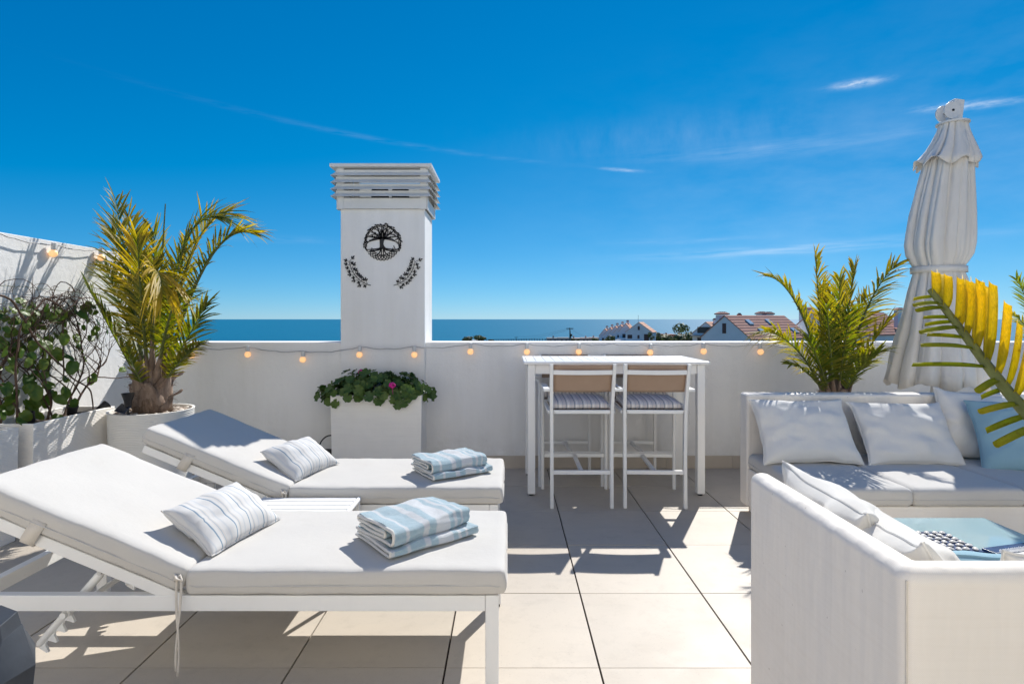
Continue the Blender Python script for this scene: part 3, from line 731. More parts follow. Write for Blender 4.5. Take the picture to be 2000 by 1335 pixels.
def towel(label, loc, yaw, kind, half, length, gap, seed, tilt=0.0, flip=False):
    path = folded(kind, half, gap, seed); layers = 4 if kind == 'thick' else 2; th = gap * .36; n = len(path); L, R = [], []
    for i in range(n):
        d = (path[min(i + 1, n - 1)] - path[max(i - 1, 0)]).normalized(); nn = Vector((-d.y, d.x)); L.append(path[i] + nn * th); R.append(path[i] - nn * th)
    ring = L + R[::-1]; m = len(ring); nx = 44; vs_, fs = [], []
    for j in range(nx + 1):
        x = -length / 2 + length * j / nx
        for k, p in enumerate(ring):
            nv = Vector((x * 9, p.x * 9, seed * 3.3)); hz = p.y / (layers * gap)
            shift = .010 * noise.noise(Vector((x * 5, seed, 1.5)))
            dz = (.016 * noise.noise(nv) + .007 * noise.noise(nv * 2.2)) * hz + .010 * hz * math.cos(x * 5) - tilt * (x + length / 2) * hz
            e = .006 * noise.noise(Vector((p.x * 20, p.y * 60, seed))) if j in (0, nx) else 0
            vs_.append((x + e, (p.x + shift + .010 * noise.noise(Vector((x * 6, hz * 4, seed + 4)))) * (-1 if flip else 1), max(.001, p.y + dz)))
    for j in range(nx):
        for k in range(m): fs.append((j * m + k, j * m + (k + 1) % m, (j + 1) * m + (k + 1) % m, (j + 1) * m + k))
    h = m // 2
    for base in (0, nx * m):
        for k in range(h - 1): fs.append((base + k, base + k + 1, base + m - 2 - k, base + m - 1 - k))
    b = MB(); b.add(vs_, fs); o = b.build('folded_towel', 'towel', None, smooth=70, merge=True); o.location = loc; o.rotation_euler = (0, 0, yaw)
    hem = MB()
    hem.tube([Vector((-length / 2 - .001, p.x * (-1 if flip else 1), max(.004, p.y))) for p in [Vector((q.x, q.y + .012 * (q.y / (layers * gap)) * math.cos(length * 2.5))) for q in path]], th * 1.12, 6, flat=1.0)
    hem.build('hem', 'pillow_white', o, smooth=60)
    return tag(o, label, 'towel', 'folded blue and white towels on the loungers')
TZ = .473
towel('lower blue and white towel of the pile on the near lounger', P(815, 1043, 2.44).xy.to_3d() + Vector((0, 0, TZ)), math.radians(39), 'thin', .150, .415, .015, 3)
towel('upper blue and white towel of the pile on the near lounger', P(807, 1018, 2.45).xy.to_3d() + Vector((0, 0, TZ + .033)), math.radians(44), 'thick', .132, .385, .0170, 5)
towel('lower blue and white towel of the pile on the far lounger', P(884, 915, 3.47).xy.to_3d() + Vector((0, 0, TZ)), math.radians(33), 'thin', .142, .39, .015, 7)
towel('upper blue and white towel of the pile on the far lounger', P(876, 900, 3.48).xy.to_3d() + Vector((0, 0, TZ + .033)), math.radians(36), 'thick', .125, .37, .0150, 9)

# low slatted side table between the loungers
st_ = thing('side_table', 'low white slatted side table between the two loungers', 'side table', (-1.09, 2.985, 0))
for k in range(5):
    y = -.13 + k * .065; b = MB(); b.box(-.25, .25, y - .028, y + .028, .396, .412); b.build('slat', 'white_metal', st_, bevel=.002)
for x in (-.262, .262):
    b = MB(); b.tube([(x, -.165, .402), (x, .165, .402)], .013, 10); b.build('end_rail', 'white_metal', st_, smooth=50)
    for y in (-.14, .14): b = MB(); b.box(x - .011, x + .011, y - .011, y + .011, 0, .392); b.build('leg', 'white_metal', st_, bevel=.002)

# ------------------------------------------------------------------ bar table and stools
TX0, TX1, TY0, TY1, TH = .125, 1.595, 4.46, 5.165, 1.065
bt = thing('bar_table', 'tall white bar table with a slatted top against the parapet wall', 'bar table', ((TX0 + TX1) / 2, (TY0 + TY1) / 2, 0)); hw, hd = (TX1 - TX0) / 2, (TY1 - TY0) / 2
n = 19; pw = (2 * hw - .05) / n; b = MB(); b.box(-pw / 2 + .0026, pw / 2 - .0026, -hd + .026, hd - .026, TH - .022, TH); sl = b.mesh('top_slat', 'white_metal')
for k in range(n): inst('top_slat', sl, bt, (-hw + .025 + (k + .5) * pw, 0, 0))
for y0, y1 in ((-hd, -hd + .025), (hd - .025, hd)): b = MB(); b.box(-hw, hw, y0, y1, TH - .024, TH + .0005); b.build('top_edge', 'white_metal', bt, bevel=.010, seg=3)
for x0, x1 in ((-hw, -hw + .0245), (hw - .0245, hw)): b = MB(); b.box(x0, x1, -hd + .0255, hd - .0255, TH - .024, TH + .0005); b.build('top_edge', 'white_metal', bt, bevel=.006, seg=3)
lx, ly = hw - .062, hd - .062
for y in (-ly, ly): b = MB(); b.box(-lx + .0305, lx - .0305, y - .015, y + .015, .965, TH - .0245); b.build('apron', 'white_metal', bt, bevel=.002)
for x in (-lx, lx): b = MB(); b.box(x - .015, x + .015, -ly + .0305, ly - .0305, .965, TH - .0245); b.build('apron', 'white_metal', bt, bevel=.002)
for x in (-lx, lx):
    for y in (-ly, ly):
        b = MB(); b.box(x - .03, x + .03, y - .03, y + .03, .014, TH - .0245); lg = b.build('leg', 'white_metal', bt, bevel=.004)
        b = MB(); b.lathe([(.020, 0), (.020, .0145)], 14, (x, y, 0)); b.build('foot', 'black_plastic', lg)

def make_stool(label, loc, rz):
    o = thing('bar_stool', label, 'bar stool', loc, rz, 'white bar stools at the bar table'); WM = 'white_metal'
    for s_ in (-1, 1):
        b = MB(); pts_ = [(s_ * .222, -.240, .0), (s_ * .222, -.232, .40), (s_ * .224, -.236, .72), (s_ * .228, -.275, .92), (s_ * .230, -.315, 1.072)]
        for i in range(4): pass
        vs_ = []
        for (x, y, z) in pts_: vs_ += [(x - .0125, y - .0175, z), (x + .0125, y - .0175, z), (x + .0125, y + .0175, z), (x - .0125, y + .0175, z)]
        fs = [(0, 3, 2, 1), (16, 17, 18, 19)] + [(4 * i + k, 4 * i + (k + 1) % 4, 4 * i + 4 + (k + 1) % 4, 4 * i + 4 + k) for i in range(4) for k in range(4)]
        b.add(vs_, fs); b.build('rear_leg', WM, o, bevel=.003, smooth=40)
        # front leg that bends over into the arm
        pts_ = [(s_ * .262, .240, z) for z in (0, .2, .5, .78)] + [(s_ * .262, .240 - .07 * (1 - math.cos(a)), .80 + .07 * math.sin(a)) for a in [math.pi / 2 * q / 6 for q in range(1, 7)]] + [(s_ * .262, .05, .871)]
        b = MB(); b.tube(pts_, .0145, 10); b.build('front_leg', WM, o, smooth=60)
        b = MB(); b.box(s_ * .262 - .024, s_ * .262 + .024, -.275, .10, .8665, .888); b.build('arm', WM, o, bevel=.005)
        b = MB(); b.box(s_ * .240 - .012, s_ * .240 + .012, -.222, .232, .698, .722); b.build('seat_rail', WM, o, bevel=.003)
    b = MB(); b.box(-.2085, .2085, -.252, -.230, .700, .728); b.build('rear_rail', WM, o, bevel=.003)
    b = MB(); b.box(-.2475, .2475, .229, .251, .700, .728); b.build('front_rail', WM, o, bevel=.003)
    b = MB(); b.box(-.209, .209, -.248, -.224, .250, .280); b.build('foot_rail', WM, o, bevel=.003)
    b = MB(); b.box(-.247, .247, .228, .252, .262, .292); b.build('foot_rail', WM, o, bevel=.003)
    b = MB(); b.bar((0, -.2235, .266), (0, .2275, .277), .030, .022); b.build('stretcher', WM, o, bevel=.003)
    b = MB(); b.grid(10, 10, lambda u, v: (-.224 + .448 * u, -.225 + .45 * v, .724 - .012 * math.sin(math.pi * u))); b.build('seat_sling', 'sling', o, solid=.003, smooth=60)
    def back(u, v): return (-.2165 + .433 * u, -.245 - .068 * v - .018 * math.sin(math.pi * u) * (1 - .4 * v) + .004, .862 + .205 * v)
    b = MB(); b.grid(14, 10, back); b.build('back_sling', 'sling', o, solid=.003, smooth=60)
    b = MB(); pts_ = [(-.217 + .434 * k / 12, -.302 - .030 * math.sin(math.pi * k / 12), 1.012 + .0 * k) for k in range(13)]
    vs_ = []
    for (x, y, z) in pts_: vs_ += [(x, y - .008, z - .017), (x, y + .008, z - .017), (x, y + .008, z + .017), (x, y - .008, z + .017)]
    b.add(vs_, [(0, 3, 2, 1), (48, 49, 50, 51)] + [(4 * i + k, 4 * i + (k + 1) % 4, 4 * i + 4 + (k + 1) % 4, 4 * i + 4 + k) for i in range(12) for k in range(4)]); b.build('crossbar', WM, o, bevel=.003, smooth=40)
    return o
def stool_cushion(loc, rz, label, seed):
    o = cushion('seat_cushion', .43, .43, .05, .022, .014, 'stripe_cushion', None, seed, .004, .03, True)
    o.location = loc; o.rotation_euler = (.02, 0, rz)
    tag(o, label, 'cushion', 'striped cushions on the bar stools')
    rs = random.Random(seed)
    for s_ in (-1, 1):
        for q in range(3):
            ln = (.045, .05, .10)[q]; a = (-.9, .9, .1)[q] + rs.uniform(-.3, .3)
            p0 = Vector((s_ * .228, -.222, -.010)); pts_ = [p0 + Vector((math.sin(a) * ln * u * (1.2 - .4 * u), -.022 - .012 * u, -.02 - ln * u * u + (.02 * u if q < 2 else 0))) for u in [k / 6 for k in range(7)]]
            b = MB(); b.tube(pts_, .0028, 5, flat=.5); b.build('tie', 'strap', o, smooth=60)
S = [((.548, 4.445, 0), .0, 'left of the two near bar stools, seen from behind'), ((1.100, 4.445, 0), -.035, 'right of the two near bar stools, seen from behind'),
     ((.530, 4.990, 0), math.pi, 'left bar stool on the far side of the bar table, by the wall'), ((1.132, 4.990, 0), math.pi, 'right bar stool on the far side of the bar table, by the wall')]
for k, (loc, rz, lab) in enumerate(S):
    make_stool('white metal ' + lab.replace('left of the two near bar stools', 'bar stool, left of the two nearer ones').replace('right of the two near bar stools', 'bar stool, right of the two nearer ones').replace('left bar', 'bar').replace('right bar', 'bar') + ('' if k < 2 else (', left' if k == 2 else ', right')), loc, rz)
    stool_cushion((loc[0], loc[1] + (.0 if k < 2 else 0), .757), rz, 'grey and blue striped cushion on the ' + ('nearer left', 'nearer right', 'far left', 'far right')[k] + ' bar stool', 20 + k)

# ------------------------------------------------------------------ planters
def rect_planter(label, x0, x1, y0, y1, h, soil=.05):
    o = thing('planter_box', label, 'planter', ((x0 + x1) / 2, (y0 + y1) / 2, 0), group='ribbed off-white planter boxes'); hx, hy = (x1 - x0) / 2, (y1 - y0) / 2; w = .022
    tp = .012
    def ringv(e, z): return [(-hx + e, -hy + e, z), (hx - e, -hy + e, z), (hx - e, hy - e, z), (-hx + e, hy - e, z)]
    b = MB(); b.add(ringv(tp, 0) + ringv(0, h) + ringv(w, h) + ringv(w, h - .2), [(3, 2, 1, 0)] + [(4 * l + k, 4 * l + (k + 1) % 4, 4 * l + 4 + (k + 1) % 4, 4 * l + 4 + k) for l in range(3) for k in range(4)]); b.build('box', 'planter', o, bevel=.004)
    b = MB(); b.grid(24, 24, lambda u, v: (-hx + w + (2 * hx - 2 * w) * u, -hy + w + (2 * hy - 2 * w) * v, h - soil + .012 * noise.noise(Vector((u * 7 + x0, v * 7, 3))))); b.build('soil', 'soil', o, smooth=180)
    return o
PG = rect_planter('tall off-white planter box full of geraniums in front of the chimney', -1.552, -.752, 4.95, 5.275, .735)
PA = rect_planter('off-white planter box with the vine, by the left wall beside the round pot', -3.455, -3.078, 3.675, 4.44, .72)
PB = rect_planter('off-white planter box cut by the left edge of the photo', -3.455, -3.10, 2.80, 3.595, .715)
def round_pot(label, c, r, h):
    o = thing('round_pot', label, 'pot', (c[0], c[1], 0))
    b = MB(); b.lathe([(r * .92, 0), (r * .985, h - .01), (r, h), (r - .018, h), (r - .022, h - .12)], 64); b.build('shell', 'pot', o, smooth=35)
    b = MB(); b.lathe([(r - .03, h - .055), (r * .5, h - .045), (.01, h - .04)], 32); b.build('soil', 'soil', o, smooth=180)
    return o
PP = Vector((-2.775, 4.42, 0)); PR, PH = .295, .70
round_pot('round off-white pot holding the tall palm, topped with pebbles', PP, PR, PH)
def pebbles(label, c, r, z, n, seed, size=.016):
    rs = random.Random(seed); b = MB(); done = []
    base = [(math.cos(2 * math.pi * k / 7) * math.cos(a), math.sin(2 * math.pi * k / 7) * math.cos(a), math.sin(a)) for a in (-.9, 0, .9) for k in range(7)] + [(0, 0, -1), (0, 0, 1)]
    fc = [(l * 7 + k, l * 7 + (k + 1) % 7, l * 7 + 7 + (k + 1) % 7, l * 7 + 7 + k) for l in range(2) for k in range(7)] + [(21, (k + 1) % 7, k) for k in range(7)] + [(22, 14 + k, 14 + (k + 1) % 7) for k in range(7)]
    for i in range(n):
        q = math.sqrt(rs.random()) * (r - .03); a = rs.uniform(0, 6.283); s = size * rs.uniform(.7, 1.5)
        M = Matrix.Translation((math.cos(a) * q, math.sin(a) * q, z + rs.uniform(0, .022))) @ Euler((rs.uniform(-.5, .5), rs.uniform(-.5, .5), rs.uniform(0, 6))).to_matrix().to_4x4() @ Matrix.Diagonal((s * rs.uniform(.9, 1.4), s, s * rs.uniform(.55, .8), 1))
        b.add([M @ Vector(v) for v in base], fc)
    o = b.build('pebbles', 'pebble_mix', None, smooth=180); o.location = (c[0], c[1], 0)
    return tag(o, label, kind='stuff')
pebbles('beige and white pebbles filling the top of the round palm pot', PP, PR, PH - .045, 700, 1)

# ------------------------------------------------------------------ palms
def frond(name, p0, p1, p2, n, ll, lw, age, seed, parent, start=.25, mat='palm_leaf', rmat='rachis', droop=.34, v=.5, pet=.040, a0=50, a1=20, ragged=.45, segs=4):
    rs = random.Random(seed); p0, p1, p2 = Vector(p0), Vector(p1), Vector(p2); B = lambda t: p0 * (1 - t) ** 2 + p1 * (2 * t * (1 - t)) + p2 * t * t
    T = lambda t: ((p1 - p0) * (2 * (1 - t)) + (p2 - p1) * (2 * t)).normalized(); LEN = sum((B((k + 1) / 20) - B(k / 20)).length for k in range(20))
    b = MB()
    Sref = T(.5).cross(Vector((0, 0, 1)))
    if Sref.length < .15: Sref = Vector((math.cos(seed), math.sin(seed), 0))
    Sref.normalize(); Sref = (Matrix.Rotation(rs.uniform(-.6, .6), 3, T(.5)) @ Sref)
    for k in range(n):
        for sd in (-1, 1):
            if rs.random() < ragged * .25: continue
            t = start + (1 - start) * ((k + rs.uniform(-.25, .25)) / (n - 1)); t = min(max(t, start), 1)
            tt = T(t); S = (Sref - tt * Sref.dot(tt)).normalized(); N = S.cross(tt).normalized()
            u = (t - start) / (1 - start); a = math.radians(a0 + (a1 - a0) * u + rs.uniform(-7, 7)); vv = v + rs.uniform(-.18, .18)
            D = (tt * math.cos(a) + (S * (sd * math.cos(vv)) + N * math.sin(vv)) * math.sin(a)).normalized()
            L = ll * (.45 + .75 * math.sin(math.pi * (.15 + .72 * u))) * rs.uniform(.78, 1.08) * (1 if rs.random() > ragged * .5 else rs.uniform(.4, .85))
            W = (tt - D * tt.dot(D)).normalized(); W = Matrix.Rotation(rs.uniform(-.5, .5), 3, D) @ W
            dr = droop * rs.uniform(.3, 1.5); base = B(t); g = rs.random(); bend = W * rs.uniform(-.06, .06); nb = W.cross(D)
            vs_, cl = [], []
            for q in range(segs + 1):
                s = q / segs; wd = lw * (.55, .95, 1.0, .72, .10)[q] if segs == 4 else lw * (1 - s)
                c = base + D * (L * s) - Vector((0, 0, 1)) * (dr * L * s * s) + bend * (L * s * s)
                vs_ += [c - W * wd / 2 + nb * wd * .22, c, c + W * wd / 2 + nb * wd * .22]; cl += [(s, g, age)] * 3
            fs = []
            for q in range(segs):
                for e in (0, 1): fs.append((q * 3 + e, q * 3 + e + 1, q * 3 + e + 4, q * 3 + e + 3))
            b.add(vs_, fs, cl)
    o = b.build(name, mat, parent, smooth=60)
    r = MB(); pr = [B(k / 22) for k in range(23)]; r.tube(pr, [max(.0022, .016 * LEN / 1.1 * (1 - k / 22) ** .8) for k in range(23)], 6, flat=.7); r.build('rachis', rmat, o, smooth=60)
    if pet:
        r = MB(); pr = [B(start * 1.05 * k / 10) for k in range(11)]; r.tube(pr, [pet * (1 - .72 * sm(0, 1, k / 10)) for k in range(11)], 9, flat=.55); r.build('petiole', 'palm_boot', o, smooth=60)
    return o
def palm(label, base, trunk_z0, trunk_z1, r, tips, seed, ll=.26, lw=.016, n=46, boots=9):
    o = thing('potted_palm', label, 'palm', base, group='potted palms'); base = Vector(base); rs = random.Random(seed)
    b = MB(); h = trunk_z1 - trunk_z0
    b.lathe([(r * .80, trunk_z0 - .03), (r * .96, trunk_z0 + .05 * h), (r, trunk_z0 + .3 * h), (r * .92, trunk_z0 + .65 * h), (r * .66, trunk_z1), (r * .3, trunk_z1 + .05)], 40,
            rf=lambda q, z, t: q * (1 + .07 * math.sin(t * 5 + z * 26) + .08 * noise.noise(Vector((math.cos(t) * 3, math.sin(t) * 3, z * 14))))); b.build('trunk', 'palm_trunk', o, smooth=60)
    for k in range(boots):                                        # old leaf bases wrapped round the trunk
        a = 2 * math.pi * (k * .382) + .3; lev = k / boots; z = trunk_z0 + h * (.05 + .45 * lev); rad = r * .93
        top = z + h * rs.uniform(.45, .85); fl = rs.uniform(1.0, 1.5)
        pts_ = [Vector((math.cos(a) * rad * f, math.sin(a) * rad * f, z + (top - z) * q)) for q, f in ((0, .92), (.2, 1.03), (.45, 1.07), (.7, 1.12), (.88, 1.12 * fl * .97), (1, 1.16 * fl))]
        m = MB(); vs_ = []; tan = Vector((-math.sin(a), math.cos(a), 0)); out = Vector((math.cos(a), math.sin(a), 0)); ws = (.62, .66, .55, .34, .20, .12)
        for p, w in zip(pts_, ws):
            for j in range(5):
                e = (j - 2) / 2; vs_.append(p + tan * (w * r * 1.15 * e) - out * (r * .5 * w * e * e))
        m.add(vs_, [(i * 5 + j, i * 5 + j + 1, i * 5 + 6 + j, i * 5 + 5 + j) for i in range(5) for j in range(4)]); m.build('leaf_base', 'palm_boot', o, smooth=60, solid=.012)
    m = MB()
    for k in range(260):                                           # loose trunk fibre
        a = rs.uniform(0, 6.283); z = trunk_z0 + h * rs.choice((rs.uniform(-.02, .16), rs.uniform(.3, 1.0))); q = r * rs.uniform(.9, 1.04); p = Vector((math.cos(a) * q, math.sin(a) * q, z))
        d = Vector((math.cos(a + rs.uniform(-1.2, 1.2)), math.sin(a + rs.uniform(-1.2, 1.2)), rs.uniform(-.6, .7))) * rs.uniform(.02, .055)
        m.tube([p, p + d * .5 + Vector((0, 0, .004)), p + d], [.0012, .001, .0006], 3)
    f = m.build('fibre', 'fibre', o); f['kind'] = 'stuff'
    for i, tp in enumerate(tips):
        (px, py, Y), (cx_, cy_, cY), age = tp[0], tp[1], tp[2]; kw = tp[3] if len(tp) > 3 else {}
        tip, ctl = P(px, py, Y) - base, P(cx_, cy_, cY) - base; a = math.atan2(ctl.y, ctl.x)
        q0 = Vector((math.cos(a) * r * .55, math.sin(a) * r * .55, trunk_z0 + h * kw.pop('h', .62)))
        args = dict(n=n, ll=ll, lw=lw); args.update(kw)
        frond('frond', q0, ctl, tip, args.pop('n'), args.pop('ll'), args.pop('lw'), age, seed * 50 + i, o, **args)
    return o
T1 = [((226, 392, 4.68), (262, 585, 4.50), .60), ((218, 448, 4.72), (258, 560, 4.55), .65), ((438, 428, 4.40), (335, 385, 4.45), .25, dict(ll=.36, v=.15)),
      ((489, 455, 4.35), (400, 432, 4.4), .62, dict(ll=.27)), ((452, 420, 4.75), (365, 405, 4.65), .85, dict(ragged=.9)), ((402, 596, 4.2), (350, 690, 4.3), .40, dict(ll=.22)),
      ((172, 562, 4.45), (235, 680, 4.45), .25, dict(ll=.24)), ((318, 566, 3.72), (296, 440, 3.95), .85, dict(droop=.7, ll=.30)), ((268, 468, 3.95), (275, 590, 4.1), .75, dict(ll=.28)),
      ((300, 455, 4.80), (305, 600, 4.65), .55), ((388, 672, 4.05), (345, 705, 4.25), .55, dict(ll=.16, h=.5)), ((246, 672, 4.0), (262, 720, 4.15), .5, dict(ll=.13, h=.45, n=26)),
      ((365, 486, 4.7), (330, 600, 4.6), .55), ((205, 520, 4.85), (250, 620, 4.65), .3), ((250, 420, 4.75), (275, 560, 4.6), .75, dict(ragged=.8)), ((352, 575, 3.85), (330, 590, 4.1), .35, dict(droop=.5)),
      ((300, 520, 4.2), (300, 640, 4.3), .45, dict(ll=.3))]
PALM1 = palm('tall feathery palm with yellowing fronds in the round pot at left', PP, PH - .03, .985, .138, T1, 1, ll=.33, lw=.0155, n=50)
m = MB(); a, c = P(303, 650, 4.5) - PP, P(323, 398, 4.5) - PP; m.tube([a, (a + c) / 2 + Vector((.01, 0, 0)), c], [.010, .008, .004], 6); m.build('spear_leaf', 'rachis', PALM1, smooth=60)
P2 = Vector((2.715, 4.70, 0)); round_pot('round off-white pot of the middle palm behind the long sofa', P2, .27, .52)
T2 = [((1503, 540, 4.6), (1570, 560, 4.65), 0.66, dict(ll=.22)), ((1592, 500, 4.75), (1602, 620, 4.7), 0.76), ((1668, 522, 4.85), (1650, 640, 4.75), 0.76), ((1750, 516, 4.7), (1668, 600, 4.7), 0.71, dict(v=.1)),
      ((1492, 648, 4.45), (1560, 650, 4.55), 0.61, dict(droop=.6)), ((1640, 545, 4.4), (1638, 650, 4.5), 0.61), ((1738, 625, 4.5), (1680, 690, 4.6), 0.66), ((1712, 690, 4.35), (1665, 720, 4.5), 0.31),
      ((1545, 712, 4.35), (1590, 725, 4.5), 0.26, dict(ll=.18)), ((1615, 600, 4.2), (1620, 660, 4.4), 0.51), ((1560, 600, 5.0), (1600, 660, 4.85), 0.46), ((1690, 580, 5.05), (1655, 640, 4.9), 0.61),
      ((1605, 560, 5.0), (1615, 660, 4.85), 0.76), ((1660, 610, 4.25), (1645, 690, 4.45), 0.26), ((1580, 660, 4.2), (1600, 700, 4.4), 0.21), ((1640, 560, 5.0), (1632, 640, 4.85), 0.83, dict(ll=.25)), ((1625, 580, 4.6), (1628, 660, 4.6), 0.66, dict(ll=.25))]
palm('bushy potted palm behind the long sofa, left of the parasol', P2, .50, .80, .115, T2, 2, ll=.24, lw=.0145, n=44)
P3 = Vector((4.55, 4.70, 0)); round_pot('round off-white pot standing right of the parasol', P3, .27, .52)
T3 = [((1985, 545, 4.6), (2030, 620, 4.62), .15), ((1975, 612, 4.5), (2030, 640, 4.6), .6), ((2060, 500, 4.7), (2060, 620, 4.7), .3), ((2150, 560, 4.7), (2110, 640, 4.7), .4), ((2010, 700, 4.4), (2040, 690, 4.6), .2), ((2020, 560, 5.0), (2040, 640, 4.8), .3), ((2130, 650, 4.5), (2090, 680, 4.6), .3)]
palm('potted palm at the right edge of the photo, only its frond tips showing', P3, .50, .80, .115, T3, 3, ll=.13, lw=.011, n=38)
# the palm beside the camera, one trimmed frond of it reaching into the picture from the right
P4 = Vector((1.95, .62, 0)); round_pot('round off-white pot outside the right edge, behind the near sofa', P4, .25, .50)
T4 = [((2600, 300, 1.3), (2900, 500, 1.0), .4), ((3300, 100, 1.1), (3400, 500, .9), .4), ((4200, 500, 1.0), (4000, 700, .8), .4)]
PALM4 = palm('palm whose yellow trimmed frond hangs into the right edge of the photo', P4, .48, .80, .11, T4, 4, ll=.18, lw=.016, n=26)
rach = [P(1817, 566, 1.46), P(1868, 632, 1.40), P(1922, 705, 1.33), P(1968, 764, 1.27), P(2005, 806, 1.22), P(2090, 890, 1.12), P(2220, 960, 1.02)] + [P4 + Vector((-.1, .05, .72))]
fr = bpy.data.objects.new('frond', None); COL.objects.link(fr); fr.parent = PALM4; fr.location = rach[-1] - P4; fr['label'] = 'trimmed yellow green frond with cut square leaflet ends'
o0 = rach[-1]
dense = []
for i in range(len(rach) - 1):
    for k in range(8):
        p_, q_ = rach[i], rach[i + 1]; dense.append(p_ + (q_ - p_) * (k / 8))
dense.append(rach[-1]); m = MB(); m.tube([p - o0 for p in dense], [.0075 + .011 * (k / len(dense)) for k in range(len(dense))], 10); m.build('rachis', 'rachis_front', fr, smooth=60)
rs = random.Random(8)
def blade(base, D, L, w, g, age, face, tipcut=True):
    D = D.normalized(); W = face.cross(D).normalized(); nb = D.cross(W); vs_, cl = [], []
    for q in range(7):
        s = q / 6; wd = w * (.50, .85, 1.0, 1.0, .98, .95, .90)[q]; c = base + D * (L * s) + nb * (-.10 * L * s * s)
        for e in (-1, -.5, 0, .5, 1): vs_.append(c + W * (wd / 2 * e) + nb * (wd * .26 * e * e) + D * (L * (.025 * e if q == 6 else 0))); cl.append((s * .8, g, age))
    m = MB(); m.add(vs_, [(q * 5 + e, q * 5 + e + 1, q * 5 + 6 + e, q * 5 + 5 + e) for q in range(6) for e in range(4)], cl); return m.build('leaflet', 'palm_front', fr, smooth=60, solid=.0008)
def atpx(px):
    for i in range(len(dense) - 1):
        a, c = dense[i].x / dense[i].y * FPX + CX, dense[i + 1].x / dense[i + 1].y * FPX + CX
        if a <= px <= c: return dense[i] + (dense[i + 1] - dense[i]) * ((px - a) / (c - a))
    return dense[0]
for k, (px, tx, ty) in enumerate([(1826, 1828, 530), (1846, 1854, 536), (1866, 1880, 541), (1886, 1899, 546), (1906, 1921, 545), (1926, 1949, 551), (1946, 1978, 590), (1963, 2003, 630), (1980, 2018, 672), (1996, 2040, 715), (2014, 2060, 745),
                                  (1838, 1843, 526), (1872, 1896, 538), (1898, 1915, 542), (1922, 1940, 548), (2034, 2090, 780), (2060, 2120, 810)]):
    p = atpx(px); back_ = k >= 11 and px < 2030; q = P(tx, ty, p.y + (.10 if back_ else .015)); blade(p - o0, q - p, (q - p).length, .0235, .55 + .45 * rs.random(), .75 + .2 * rs.random(), Vector((.35 * rs.uniform(-.6, 1), -1, .1)))
for k, (px, tx, ty) in enumerate([(1828, 1783, 583), (1845, 1795, 600), (1860, 1803, 618), (1874, 1803, 641), (1890, 1812, 650), (1905, 1808, 664), (1932, 1785, 704), (1950, 1912, 758), (1965, 1915, 775), (1990, 1920, 796), (2010, 1925, 838), (1838, 1790, 590), (1866, 1806, 632), (2030, 1950, 860)]):
    p = atpx(px); q = P(tx, ty, p.y - .06 if k % 2 else p.y + .03); blade(p - o0, q - p, (q - p).length, .0165, .25 * rs.random(), .35 + .25 * rs.random(), Vector((0, -.55, .85)))

# ------------------------------------------------------------------ vine and geraniums
def disc_leaf(kind, g, seed):
    rs = random.Random(seed); n = 18; vs_, cl = [(0, 0, 0)], [(0, g, .3)]
    for ring, q in ((1, .55), (2, 1.0)):
        for k in range(n):
            a = 2 * math.pi * k / n
            if kind == 'geranium': r_ = .040 * (1 + .10 * math.cos(a * 7) + .05 * rs.uniform(-1, 1)) * (.55 if k == n // 2 else 1)
            else: r_ = .030 * (1 + .45 * max(0, math.cos(a)) ** 6 + .08 * math.cos(2 * a)) * (.75 if k == n // 2 else 1)
            r_ *= q; z = .22 * r_ * (1 if kind == 'geranium' else -.5) * q + (.006 * math.sin(a * 5 + seed) if ring == 2 and kind == 'geranium' else .002 * math.sin(a * 3 + seed)) - (abs(math.sin(a)) * -.006 if kind == 'vine' else 0)
            vs_.append((r_ * math.cos(a), r_ * math.sin(a), z)); cl.append((q * .8, g, .3))
    fs = [(0, 1 + k, 1 + (k + 1) % n) for k in range(n)] + [(1 + k, 1 + n + k, 1 + n + (k + 1) % n, 1 + (k + 1) % n) for k in range(n)]
    m = MB(); m.add(vs_, fs, cl); return m.mesh('leaf', kind + '_leaf', 180)
vine = thing('climbing_vine', 'half bare climbing vine with twisted stems in the left planter', 'vine', (-3.29, 4.05, .67)); V0 = Vector(vine.location)
rs = random.Random(21); lm = [disc_leaf('vine', .15 + .14 * k, k) for k in range(6)]; leaf_spots = []
def grow(p, d, L, r, lev, mb):
    pts_, n = [p.copy()], max(5, int(L / .045)); q = p.copy(); dd = d.normalized()
    for k in range(n):
        dd = (dd + Vector((rs.uniform(-.22, .22), rs.uniform(-.34, .34), rs.uniform(-.22, .30)))).normalized(); dd.x -= (q.x + .02) * .6; dd.normalize()
        q = q + dd * (L / n); q.x = max(-.185, min(.20, q.x)); dd.z -= .5 * sm(.70, .98, q.z); dd.normalize(); pts_.append(q.copy())
        if lev < 3 and k > 1 and rs.random() < (.46, .50, .42)[lev]:
            sd = rs.choice((-1, 1)); nd = (dd + Vector((rs.uniform(-.5, .5), sd * rs.uniform(.5, 1.2), rs.uniform(-.5, .6)))).normalized()
            grow(q, nd, L * rs.uniform(.28, .6) if lev < 2 else rs.uniform(.05, .13), r * .55, lev + 1, mb)
        if lev >= 1 and rs.random() < .20: leaf_spots.append((q.copy(), dd.copy()))
    mb.tube(pts_, [max(.0014, r * (1 - .75 * k / n)) for k in range(n + 1)], 5 if lev else 7)
for k in range(7):
    y0 = -.33 + .66 * k / 6; mb = MB(); grow(Vector((rs.uniform(-.08, .10), y0, 0)), Vector((0, rs.uniform(-.5, .5), 1)), rs.uniform(.75, 1.15), rs.uniform(.006, .0095), 0, mb); mb.build('stem', 'twig', vine, smooth=60)
